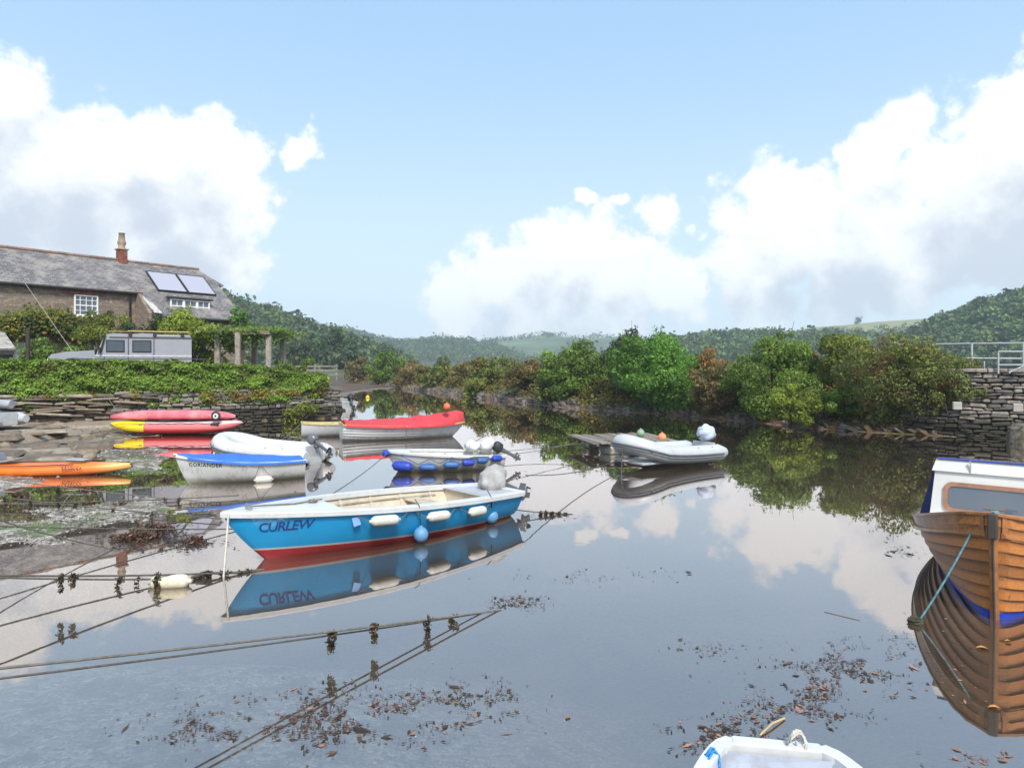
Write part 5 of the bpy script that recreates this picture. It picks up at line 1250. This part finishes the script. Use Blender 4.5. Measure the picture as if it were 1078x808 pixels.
# --- varnished clinker cabin boat
VT = newmat('varnished_planks'); v = VT.coord(); grain = VT.noise(VT.mapping(v, (1.2, 14, 22)), 3, 6, .7); n_ = VT.noise(v, 2.4, 4)
c = VT.mix(grain, (.24, .072, .015), (.60, .24, .062)); c = VT.mix(VT.ramp(n_, .45, .68, 0, .55), c, (.38, .17, .06)); c = VT.mix(VT.ramp(VT.noise(VT.mapping(v, (5, 5, 2)), 3, 6, .7), .56, .7, 0, .75), c, (.07, .03, .014))
rnd = VT.geo('Random Per Island'); s = VT.sep(v); c = VT.mix(VT.math('GREATER_THAN', VT.math('SUBTRACT', VT.math('ADD', s[2], 0), VT.math('MULTIPLY', s[0], .0)), .065), (.008, .04, .42), c)
at_ = VT.node('ShaderNodeAttribute'); at_.attribute_name = 'tint'; c = VT.mix(1., c, at_.outputs['Color'], 'MULTIPLY'); VT.put(VT.b.inputs['Base Color'], c); VT.b.inputs['Roughness'].default_value = .5; VT.b.inputs['Coat Weight'].default_value = .08; VT.put(VT.b.inputs['Normal'], VT.bump(grain, .25, .01))
th = R(40); dirv = Vector((math.sin(th), math.cos(th))); bow = Vector((4.66, 6.62)); Lc = 5.6
WB, L_ = place_boat('cabin_boat', 'varnished wooden clinker boat with white cabin at the right edge, stem towards the viewer', 'boat', bow, bow+dirv*Lc)
VH = Hull(L_, 2.15, .62, .50, 1.07, .28, .5, .85, .56, .28, .56, .045, kst=.2, kbow=.0, planks=11, lap=.030); VH.outer(VT.m, WB, nt=44)
gelw = M_('cabin_white', (.64, .63, .60), .35, .04, 3, coat=.2, dirt=.25, dirtc=(.50, .46, .38)); varn = M_('varnished_trim', (.36, .15, .045), .35, .25, 8, coat=.3); mahog = M_('window_frame_wood', (.30, .15, .09), .45, .2, 6)
VH.rim(varn, WB, .05, .03, .02, name='gunwale'); 
m = MB()
for side in (1, -1):
    rings = []
    for i in range(31):
        t = i/30*.998; p = VH.pt(t, .845, side, 0, False); rings.append([p+Vector((0, side*.005, -.03)), p+Vector((0, side*.045, -.02)), p+Vector((0, side*.045, .012)), p+Vector((0, side*.005, .025))])
    m.loft(rings, True, True, smooth=False)
m.build('rubbing_strake', varn, WB)
m = MB()
for side in (1, -1):
    rings = []
    for i in range(31):
        t = i/30*.998; a = VH.pt(t, .99, side, 0, False); b = VH.pt(t, .86, side, 0, False); rings.append([a+Vector((0, side*.014, 0)), b+Vector((0, side*.014, 0))])
    m.loft(rings, False, False, smooth=False)
m.build('sheer_plank', varn, WB)
VH.deck(.02, .985, gelw, WB, .03, 'deck', .03, .012)
# stem post
m = MB(); rings = []
for z in (-.26, -.1, .05, .3, .6, .9, 1.02):
    v_ = VH.vz(1, z); p = VH.pt(1, v_, 1, 0, False); rings.append([Vector((p.x-.10, -.045, z)), Vector((p.x+.015, -.035, z)), Vector((p.x+.03, 0, z)), Vector((p.x+.015, .035, z)), Vector((p.x-.10, .045, z))])
m.loft(rings, True, True, smooth=False); m.build('stem', varn, WB)
m = MB(); p = VH.pt(1, .99, 1, 0, False); m.box((p.x+.0, 0, .95), (.09, .085, .25), None, 1, .012); m.tube([VH.pt(1, VH.vz(1, z), 1)+Vector((.032, 0, 0)) for z in (-.1, .2, .5, .9)], .011, 8); m.build('stem_band', M_('dark_metal_band', (.055, .045, .04), .5, .2, 8), WB)
# cabin
def cab(m, rings, smooth=False): m.loft([[Vector(p) for p in r] for r in rings], True, True, smooth)
x0 = L_/2-1.22; zd = .68
m = MB(); cab(m, [[(x0-2.3, -.80, .60), (x0-.72, -.75, .60), (x0, -.72, zd), (x0, .72, zd), (x0-.72, .75, .60), (x0-2.3, .80, .60)], [(x0-2.3, -.74, .80), (x0-.72, -.70, 1.20), (x0-.10, -.67, 1.27), (x0-.10, .67, 1.27), (x0-.72, .70, 1.20), (x0-2.3, .74, .80)]]); cb_ = m.build('cabin', gelw, WB)
m = MB(); cab(m, [[(x0-.72, -.73, 1.15), (x0-.07, -.70, 1.272), (x0-.07, .70, 1.272), (x0-.72, .73, 1.15)], [(x0-.74, -.70, 1.28), (x0-.13, -.66, 1.41), (x0-.13, .66, 1.41), (x0-.74, .70, 1.28)], [(x0-.74, -.62, 1.29), (x0-.19, -.60, 1.415), (x0-.19, .60, 1.415), (x0-.74, .62, 1.29)]]); m.build('cabin_roof', gelw, WB)
m = MB(); m.box((x0-.13, 0, 1.414), (.05, 1.30, .016), bev=.004); m.build('blue_trim', M_('blue_trim', (.03, .06, .34), .4), WB)
m = MB(); m.box((x0-.045, .35, 1.345), (.03, .05, .11), bev=.012); m.build('vent', M_('vent_tan', (.45, .30, .20), .6), cb_)
m = MB(); m.box((x0-.078, -.32, 1.34), (.02, .012, .14)); m.build('seam', M_('seam_grey', (.35, .34, .32), .7), cb_)
def rr_ring(w, h, r_, n=6):
    out = []
    for cx_, cz_, a0 in ((w/2-r_, h/2-r_, 0), (-w/2+r_, h/2-r_, 90), (-w/2+r_, -h/2+r_, 180), (w/2-r_, -h/2+r_, 270)):
        for k in range(n+1): a = R(a0+90*k/n); out.append((cx_+r_*math.cos(a), cz_+r_*math.sin(a)))
    return out
def on_front(y, z, off=0.): return Vector((x0-.10*(z-zd)/(1.27-zd)+off, y, z))
wo, wi = rr_ring(1.16, .34, .09), rr_ring(1.07, .25, .06); zc_ = .985
m = MB(); m.loft([[on_front(a, zc_+b, .002) for a, b in wo], [on_front(a, zc_+b, .022) for a, b in wo], [on_front(a, zc_+b, .022) for a, b in wi], [on_front(a, zc_+b, .002) for a, b in wi]], True, False, smooth=False); wf_ = m.build('window', mahog, cb_)
m = MB(); pts_ = [on_front(a, zc_+b, .007) for a, b in wi]; m.add(pts_, [tuple(range(len(pts_)))]); m.build('pane', wglass, wf_)
# dark blue canvas behind the cabin
m = MB(); cab(m, [[(x0-3.6, -.95, .62), (x0-.55, -.90, .66), (x0-.55, .90, .66), (x0-3.6, .95, .62)], [(x0-3.6, -.80, .70), (x0-.76, -.76, 1.27), (x0-.76, .76, 1.27), (x0-3.6, .80, .70)]]); m.build('canopy', fabric('navy_canvas', (.012, .018, .10), 3, .5), WB)
m = MB(); p = VH.pt(.93, 1, 1, 0, False); m.tube([(p.x, -.02, p.z+.02), (p.x, -.02, p.z+.09)], .018, 8); m.tube([(p.x, -.11, p.z+.095), (p.x, .07, p.z+.095)], .014, 8); m.build('cleat', M_('brown_cleat', (.16, .11, .08), .5), WB)
m = MB(); 
for k in range(5): m.tube([(p.x+.03*math.cos(a), -.02+.035*math.sin(a), p.z+.03+.012*k) for a in [j*math.pi/5 for j in range(11)]], .010, 5)
m.build('rope_turns', M_('turquoise_rope', (.05, .30, .42), .8), WB)
q0 = P(1031, 543, 6.85); q1 = G(964, 656)
rope('painter_rope', 'faded blue painter rope running from the wooden boat down into the water', sag(q0, (q1.x, q1.y, -.02), .05), .0105, M_('painter_blue', (.09, .20, .24), .8, .35, 14))
m = MB(); g = random.Random(3)
for k in range(14):
    a0 = g.uniform(0, 6); m.tube([(.07*math.cos(a0+j*.7)*g.uniform(.6, 1), .07*math.sin(a0+j*.7)*g.uniform(.6, 1), g.uniform(0, .05)) for j in range(7)], .009, 5)
o = m.build('rope_knot', M_('weedy_rope', (.05, .05, .025), .8), None, (q1.x, q1.y, .0)); tag(o, 'weedy knot where the blue painter rope meets the water', 'rope')

# --- white dinghy bow at the bottom edge
NB, L_ = place_boat('pram_dinghy', 'white pram dinghy with grey inside, only its blunt bow showing at the bottom edge', 'dinghy', (1.43, 3.70), (1.03, 1.5))
NH = Hull(L_, 1.30, .40, .38, .44, .10, .35, .85, .62, .3, .4, .10, kst=.2, kbow=.9, bowb=.36)
NH.outer(gel, NB); NH.rim(gel, NB, .085, .055, .03, dz=.0); NH.inner(M_('pale_grey_inside', (.36, .39, .46), .5, .08, 3, dirt=.3), NB, .10, .05, .03, .965)
NH.thwart(.35, gel, NB, .3, .25)
def nbw(t, side, dz=0, inset=0): return world_of(NB) @ (NH.pt(t, 1, side, inset, False)+Vector((0, 0, dz)))
def loops(name, label, c, mat, r=.05, n=4, seed=1, tail=.2):
    g = random.Random(seed); m = MB()
    for k in range(n): m.tube([(r*math.cos(a)*g.uniform(.8, 1), g.uniform(-.02, .02)+.02*math.sin(a*2), r*math.sin(a)*g.uniform(.8, 1.1)) for a in [j*math.pi/6+k for j in range(13)]], .0065, 5)
    m.tube([(0, 0, 0), (.01, .01, -tail*.5), (-.01, 0, -tail)], .0075, 5); o = m.build(name, mat, None, Vector(c)); return tag(o, label, 'rope')
loops('rope_lashing', 'bright blue rope lashed round the left side of the pram dinghy bow', nbw(.93, 1, .0, .02), M_('bright_blue_rope', (.02, .24, .62), .7), .042, 4, 2)
loops('rope_lashing', 'frayed white rope tied round the blunt bow of the pram dinghy', world_of(NB) @ Vector((L_/2-.02, -.10, .49)), rope_w, .05, 6, 5, .28)
# ------------------------------------------------------------------ the off roader
VN = thing('off_road_vehicle', 'silver grey long off road vehicle with roof rack parked behind the hedge', 'off-road vehicle', (P(130, 380, 31.5).x, 31.5, 1.7), R(27))
VN.scale = (.88, 1, 1)
S = 6.35/4.75
silver = M_('silver_paint', (.30, .305, .345), .35, .04, 2, coat=.4); dkglass = M_('car_glass', (.05, .065, .08), .05, .1, 2, spec=.9); blk = M_('car_black', (.02, .02, .022), .5)
def vx(px): return (px-130)/FPX*31.5
def vz(py): return EYE-(py-HY)/FPX*31.0-1.7
m = MB(); W2 = .98
# lower body, bonnet and cab as one profile lofted across the width
prof = [(vx(58), .62), (vx(58), vz(376)), (vx(62), vz(373.2)), (vx(74), vz(370.8)), (vx(102), vz(369)), (vx(103), vz(375.5)), (vx(203), vz(375.5)), (vx(203.5), .62)]
m.loft([[Vector((x, y, z)) for x, z in prof] for y in (-W2, -W2*.97, W2*.97, W2)], True, True, False)
body = m.build('body', silver, VN)
m = MB(); up = [(vx(103), vz(375.6)), (vx(111.5), vz(354.5)), (vx(114), vz(352.2)), (vx(122), vz(351.2)), (vx(201), vz(352)), (vx(203), vz(355)), (vx(203), vz(375.6))]
m.loft([[Vector((x+(0), y*k, z)) for x, z in up] for y, k in ((-W2, .98), (-W2*.9, 1), (W2*.9, 1), (W2, .98))], True, True, False)
m.build('cab', silver, VN)
for a, b in ((113.5, 132.5), (140, 160)):
    m = MB(); m.box(((vx(a)+vx(b))/2, -W2*.96-.02, (vz(358)+vz(371))/2), (vx(b)-vx(a), .03, vz(358)-vz(371)), bev=.03); wd = m.build('window', blk, VN)
    m = MB(); m.box(((vx(a)+vx(b))/2, -W2*.96-.035, (vz(358)+vz(371))/2), (vx(b)-vx(a)-.1, .02, vz(358)-vz(371)-.09), bev=.03); m.build('pane', dkglass, wd)
m = MB(); m.add([(vx(103.4)-.02, -.85, vz(374.6)), (vx(111.2)-.02, -.83, vz(355.6)), (vx(111.2)-.02, .83, vz(355.6)), (vx(103.4)-.02, .85, vz(374.6)), (vx(103.4)+.02, -.85, vz(374.6)), (vx(111.2)+.02, -.83, vz(355.6)), (vx(111.2)+.02, .83, vz(355.6)), (vx(103.4)+.02, .85, vz(374.6))], [(0, 1, 2, 3), (7, 6, 5, 4), (0, 4, 5, 1), (1, 5, 6, 2), (2, 6, 7, 3), (3, 7, 4, 0)]); m.build('windscreen', dkglass, VN)
m = MB(); m.box((vx(162.5), -W2-.004, vz(366)), (.04, .02, vz(354)-vz(381))); m.box((vx(136), -W2-.004, vz(368)), (.04, .02, vz(356)-vz(384))); m.box((vx(112), -W2-.004, vz(379)), (.04, .02, vz(375)-vz(384))); m.box((vx(160), -W2-.006, vz(355.2)), (vx(202)-vx(116), .02, .04)); m.box((vx(153), -W2-.006, vz(377.6)), (vx(203)-vx(60), .02, .03)); m.build('panel_lines', M_('panel_gap', (.07, .072, .08), .6), body)
m = MB(); m.box((vx(153), -W2-.012, vz(374.6)), (vx(203)-vx(103), .03, .07)); m.box((vx(182), -W2-.008, vz(353.2)), (vx(200)-vx(160), .02, .03)); m.build('pale_trim', M_('pale_trim', (.55, .55, .57), .4), body)
m = MB(); m.tube([(vx(108), -W2-.05, vz(372)), (vx(110.5), -W2-.05, vz(362)), (vx(113), -W2-.06, vz(352))], .04, 8); m.build('air_intake', blk, body)
m = MB(); m.box((vx(128), -W2-.02, vz(379.5)), (.22, .04, .05)); hd1 = m.build('handle', blk, body); m = MB(); m.box((vx(157), -W2-.02, vz(379.5)), (.22, .04, .05)); m.build('handle', blk, body)
m = MB(); m.tube([(vx(106), -W2, vz(372)), (vx(107), -W2-.14, vz(371))], .02, 6); m.box((vx(107.5), -W2-.17, vz(368.5)), (.10, .1, .24), bev=.03); m.build('wing_mirror', blk, VN)
for x in (vx(81), vx(181)):
    for y in (-W2*.9, W2*.9):
        m = MB(); m.tube([(x, y-.14, .40), (x, y+.14, .40)], .52, 20); wl_ = m.build('wheel', black_r, VN); m = MB(); m.tube([(x, y-.155, .40), (x, y+.155, .40)], .28, 16); m.build('rim', silver, wl_)
    m = MB(); pts = [(x+.66*math.cos(a), -W2-.02, .45+.66*math.sin(a)*1.0) for a in [math.pi*k/10 for k in range(11)]]; m.tube(pts, .06, 6); m.build('wheel_arch', blk, VN)
for y in (-.78, .78): m = MB(); m.tube([(vx(57.2), y, vz(380)), (vx(58.6), y, vz(380))], .13, 14); m.build('headlight', M_('lamp_glass', (.6, .62, .65), .15), VN)
rk = MB()
for px in (138, 163.5, 193):
    rk.box((vx(px), 0, vz(350.0)), (.10, 2.1, .05)); 
    for y in (-1.0, 1.0): rk.box((vx(px), y, vz(351.5)), (.16, .10, .20), bev=.01)
rk.build('roof_rack', blk, VN)
m = MB(); m.box((vx(156), -.8, vz(352.6)), (.9, .25, .16), bev=.05); m.build('awning_roll', M_('awning_grey', (.25, .27, .30), .6), VN)
m = MB(); m.box((0, 0, 0), (vx(200)-vx(134), .5, .06), bev=.02); m.box((-(vx(200)-vx(134))/2-.4, -.05, -.02), (.9, .3, .03), bev=.01); o = m.build('long_board', M_('yellow_plank', (.52, .34, .12), .6, .15, 4), None, (VN.location.x+vx(167)*.88*math.cos(R(27))+.3, 31.5+vx(167)*.88*math.sin(R(27))-.5, 1.7+vz(348.6)), R(27)); o.scale = (.88, 1, 1); tag(o, 'long yellowish plank lying on the roof rack of the off roader', 'board')

# ------------------------------------------------------------------ mooring ropes
def V3(px, py, Y): return P(px, py, Y)
q0 = world_of(CB_) @ (CH.pt(.985, 1, 1)+Vector((.02, 0, .03))); q1 = Vector((-3.42, 8.1, .0))
rope('mooring_rope', 'pale rope hanging from the bow of the blue boat down to the floating line', [q0, q0.lerp(q1, .5)+Vector((-.0, 0, -.02)), q1+Vector((0, 0, .02)), q1+Vector((.03, -.05, -.25))], .014, rope_w)
rope('mooring_rope', 'weedy rope from below the blue bow to the left edge, passing above the floating fender', sag((-3.15, 8.35, -.01), (-5.9, 6.0, .70), .05), .011, rope_d, None, 0, .17, wpos=[.09, .30, .52, .55, .72])
rope('mooring_rope', 'rope running from the floating white fender to the left edge', sag((-4.15, 7.85, .05), (-6.6, 6.7, .5), .03), .011, rope_d, None, 0, .2, wpos=[.05, .12])
rope('mooring_rope', 'short weedy rope between the floating white fender and the bow rope', [(-3.75, 7.98, .03), (-3.6, 8.08, .05), (-3.3, 8.2, .02), (-3.05, 8.4, 0)], .016, rope_d, None, 0, .07, wpos=[.1, .2, .3, .35, .5, .7, .8])
fender('yellowed white fender floating on the water left of the blue boat', (G(179, 617).x, G(179, 617).y, .05), (1, .12, .0), .42, .085, M_('fender_old_white', (.68, .62, .46), .5, .08, 8, dirt=.5, dirtc=(.40, .34, .18)))
for dz, xo, lab in ((0, 0, 'upper one of the two long taut ropes slanting across the lower left water'), (-.075, .07, 'lower one of the two long taut ropes slanting across the lower left water')):
    a = Vector((-.12+(-.18 if dz else 0), 7.0-(.08 if dz else 0), 0)); b = Vector((-4.3+xo, 3.05, .95+dz)); d = b-a
    rope('taut_rope', lab, sag(a-d*.0, b, .03, 20), .0075 if dz else .009, rope_g if not dz else rope_d, 'pair of taut ropes over the lower left water', 0, .13, wpos=([.16, .26] if not dz else [.07, .31]))
rope('mooring_rope', 'thin dark rope from the blue bow to the left edge, above the shallows', sag((-4.2, 10.4, .02), (-7.6, 7.9, .72), .04), .010, rope_d)
rope('mooring_rope', 'thin dark rope from the left edge ending in the weed left of the blue bow', sag(G(120, 578)+Vector((0, 0, .0)), V3(-20, 541, 8.4), .03), .009, rope_d)
for i, (a, b, lab, pos) in enumerate((((G(232, 549), V3(-30, 519, 12.5)), None, 'grey rope lying over the shallows below the orange kayak', [.25, .4, .55, .62, .85]), ((G(215, 531), V3(-30, 500, 13.8)), None, 'thin rope over the wet gravel with seaweed tufts', [.1, .45, .6, .92]), ((G(252, 524), V3(-30, 530, 11.5)), None, 'slack rope crossing the green weed patch', [.3, .8]))):
    rope('shore_rope', lab, sag(a[0]+Vector((0, 0, .05)), a[1], .03), .010, rope_d if i != 1 else rope_g, 'ropes over the shallows', 0, .16, wpos=pos, wseed=i)
rope('mooring_rope', 'long thin rope from the bow of the white tender towards the blue boat', sag(world_of(TB) @ (TH.pt(.99, .95, 1)), (-2.9, 10.6, .45), .05), .009, rope_g)
rope('mooring_rope', 'thin rope from the stern of the white tender out to the middle of the creek', sag(P(529, 475, 16.9), G(606, 488)+Vector((3.2, 5.5, .2)), .03), .008, rope_g)
rope('mooring_rope', 'thin rope from the stern of the blue boat to the right across open water', sag(P(553, 500, 12.0), P(652, 483, 17.0), .12), .009, rope_d)
rope('mooring_rope', 'weedy rope sinking into the water behind the stern of the blue boat', sag(P(527, 534, 11.3), G(603, 541), .02), .010, rope_d, None, 0, .05, wpos=[.55, .62, .7, .8, .9])
rope('mooring_rope', 'thin pale rope from the plank raft towards the left', sag(P(608, 465, 19.4), P(495, 480, 17.5), .10), .009, rope_g)
rope('mooring_rope', 'dark rope from the red covered boat stem out over the water', sag(P(492, 446, 24.4), G(512, 458.5), .05), .012, rope_d)
q = G(574, 545); 
rope('bow_line', 'dark line hanging from the bow of the grey inflatable into the water', [P(657, 465, 16.4), P(655, 480, 16.2), G(654, 503)], .009, rope_d)
rope('mooring_rope', 'pale mooring rope lying from the slipway rocks to the white skiff', sag(P(316, 446, 24.2), G(296, 463), .05), .012, rope_g)
rope('mooring_rope', 'rusty rope slanting down the rocks above the pink canoe', sag(P(114, 419, 27.2), P(124, 433, 26.2), .02), .014, rope_g)

# ------------------------------------------------------------------ what floats and lies on the shallows
def scatter(name, regs, mats, seed, z=.004, kind='stuff'):
    g = np.random.default_rng(seed); P_, S_, T_ = [], [], []
    for (px, py, rx, ry, n, sz, tint) in regs:
        n = int(n*2.8); a = g.normal(0, .5, (n, 2)); xs = px+a[:, 0]*rx; ys = py+a[:, 1]*ry
        # clumping
        k = fbm(xs, ys*2, 22, 3, seed) > .47; xs, ys = xs[k], ys[k]
        Y = FPX*EYE/(ys-HY); X = (xs-CX)/FPX*Y; m_ = len(xs)
        P_.append(np.stack([X, Y, np.full(m_, z)+g.uniform(0, .004, m_)], 1)); S_.append(sz*.62*g.lognormal(0, .55, m_)); c = np.array(tint)[None]*g.uniform(.5, 1.5, (m_, 1)); T_.append(c*np.ones((m_, 3)))
    P_ = np.concatenate(P_); S_ = np.concatenate(S_); T_ = np.concatenate(T_); n = len(P_)
    a = g.uniform(0, 6.28, n); u = np.stack([np.cos(a), np.sin(a), g.normal(0, .12, n)], 1)*S_[:, None]*.5; w = np.stack([-np.sin(a), np.cos(a), g.normal(0, .12, n)], 1)*S_[:, None]*.5*g.uniform(.12, .6, (n, 1))
    v = np.stack([P_-u, P_-w, P_+u, P_+w], 1).reshape(-1, 3); v[:, 2] = np.maximum(v[:, 2], .002)
    o = link(name, fastmesh(name, v, np.arange(n*4).reshape(n, 4), False, np.repeat(T_, 4, 0)), mats); return tag(o, kind=kind)
LD = leafmat('floating_litter', (1, 1, 1), .15, None, 0, .6)
DK, BR, PK, PL_ = (.048, .030, .022), (.11, .062, .042), (.26, .14, .10), (.36, .33, .27)
scatter('floating_weed', [(330, 757, 120, 34, 420, .035, DK), (330, 755, 120, 34, 300, .03, BR), (350, 752, 110, 30, 90, .035, PK), (440, 748, 90, 26, 260, .03, DK), (440, 748, 90, 26, 60, .04, PK), (505, 735, 60, 22, 170, .03, DK), (505, 737, 60, 22, 60, .03, BR), (250, 765, 110, 24, 300, .028, BR), (200, 768, 60, 14, 160, .022, DK), (420, 745, 160, 40, 60, .02, PL_),
   (895, 702, 90, 22, 420, .032, DK), (900, 700, 90, 22, 160, .03, BR), (905, 700, 90, 22, 40, .045, PK), (850, 740, 70, 28, 380, .032, DK), (850, 740, 70, 30, 120, .04, PK), (760, 775, 55, 20, 300, .03, DK), (760, 775, 50, 20, 60, .03, PK), (1030, 800, 60, 10, 50, .04, PK), (940, 670, 60, 12, 60, .025, DK),
   (545, 635, 36, 9, 160, .03, DK), (545, 633, 34, 8, 40, .035, PK), (620, 606, 90, 8, 170, .028, DK), (640, 604, 60, 5, 20, .03, PK), (738, 684, 40, 10, 40, .03, BR), (580, 543, 40, 4, 120, .035, DK), (950, 580, 20, 8, 40, .04, DK), (1010, 690, 160, 60, 40, .035, PK), (560, 500, 200, 30, 26, .03, PL_)], LD, 3)
scatter('shore_weed', [(152, 566, 46, 13, 900, .06, DK), (205, 572, 34, 8, 240, .05, DK), (60, 560, 160, 20, 260, .05, BR), (80, 520, 190, 30, 800, .036, DK), (120, 505, 200, 24, 900, .034, DK), (150, 500, 160, 20, 400, .04, BR), (60, 545, 190, 24, 600, .05, DK), (100, 535, 220, 34, 500, .035, PL_), (130, 512, 200, 22, 500, .035, PL_), (215, 545, 50, 14, 150, .04, DK)], LD, 4, .012)
# tufts of bladder wrack standing out of the water beside the ropes
g = np.random.default_rng(5); P_, N_ = [], []
for px, py, r_, n in ((150, 566, .20, 900), (160, 560, .22, 700), (205, 571, .12, 300), (128, 567, .1, 200), (95, 530, .10, 200), (128, 532, .10, 200), (22, 522, .1, 240), (92, 516, .08, 160), (175, 506, .12, 200)):
    q = G(px, py); a = g.normal(0, 1, (n, 3)); a[:, 2] = np.abs(a[:, 2])*.45; P_.append(np.array([q.x, q.y, .0])+a*r_*.5); N_.append(g.normal(0, 1, (n, 3)))
o = link('wrack', leaf_mesh('wrack', np.concatenate(P_), np.concatenate(N_), .06, None, .5), M_('wrack', (.045, .030, .018), .45, .5, 9, (.10, .05, .03))); tag(o, kind='stuff')
leafo = M_('fallen_leaf', (.50, .22, .05), .6, .2, 20)
for px, py, ln, lab in ((1034, 683, .10, 'orange fallen leaf floating left on the reflection of the wooden boat'), (1061, 676, .06, 'small curled orange leaf floating under the stem of the wooden boat'), (1047, 746, .085, 'orange fallen leaf floating lowest beside the wooden boat reflection')):
    q = G(px, py); m = MB(); m.loft([[Vector((ln*(u-.5), w*ln*.2*s_, .006+.02*abs(s_)*w)) for s_ in (-1, 0, 1)] for u, w in ((0, .05), (.2, .7), (.5, 1), (.8, .6), (1, .05))], False, False); o = m.build('fallen_leaf', leafo, None, (q.x, q.y, 0), R(-20)); tag(o, lab, 'leaf', 'fallen leaves on the water')
q = G(630, 790, .003); a, b = G(800, 775), G(826, 757); t = MB(); t.tube([a+Vector((0, 0, .01)), a.lerp(b, .5)+Vector((.0, .01, .025)), b+Vector((0, 0, .01))], .008, 6); o = t.build('reed_stem', M_('reed', (.48, .34, .17), .7)); tag(o, 'pale broken reed stem floating above the pram dinghy', 'reed')
a, b = G(868, 644), G(905, 653); t = MB(); t.tube([a, b], .006, 5); o = t.build('floating_twig', M_('twig', (.10, .08, .06), .8)); tag(o, 'thin straight twig floating left of the wooden boat', 'twig')

# ------------------------------------------------------------------ the air of the valley
T = newmat('haze'); T.n.remove(T.b); pv = T.node('ShaderNodeVolumePrincipled'); pv.inputs['Color'].default_value = (.78, .88, 1, 1); pv.inputs['Density'].default_value = .00047; pv.inputs['Anisotropy'].default_value = 0.2
T.l.new(pv.outputs[0], T.o.inputs['Volume'])
m = MB(); m.box((0, 0, 58), (3000, 3000, 124)); hz = m.build('haze', T.m); tag(hz, kind='stuff')
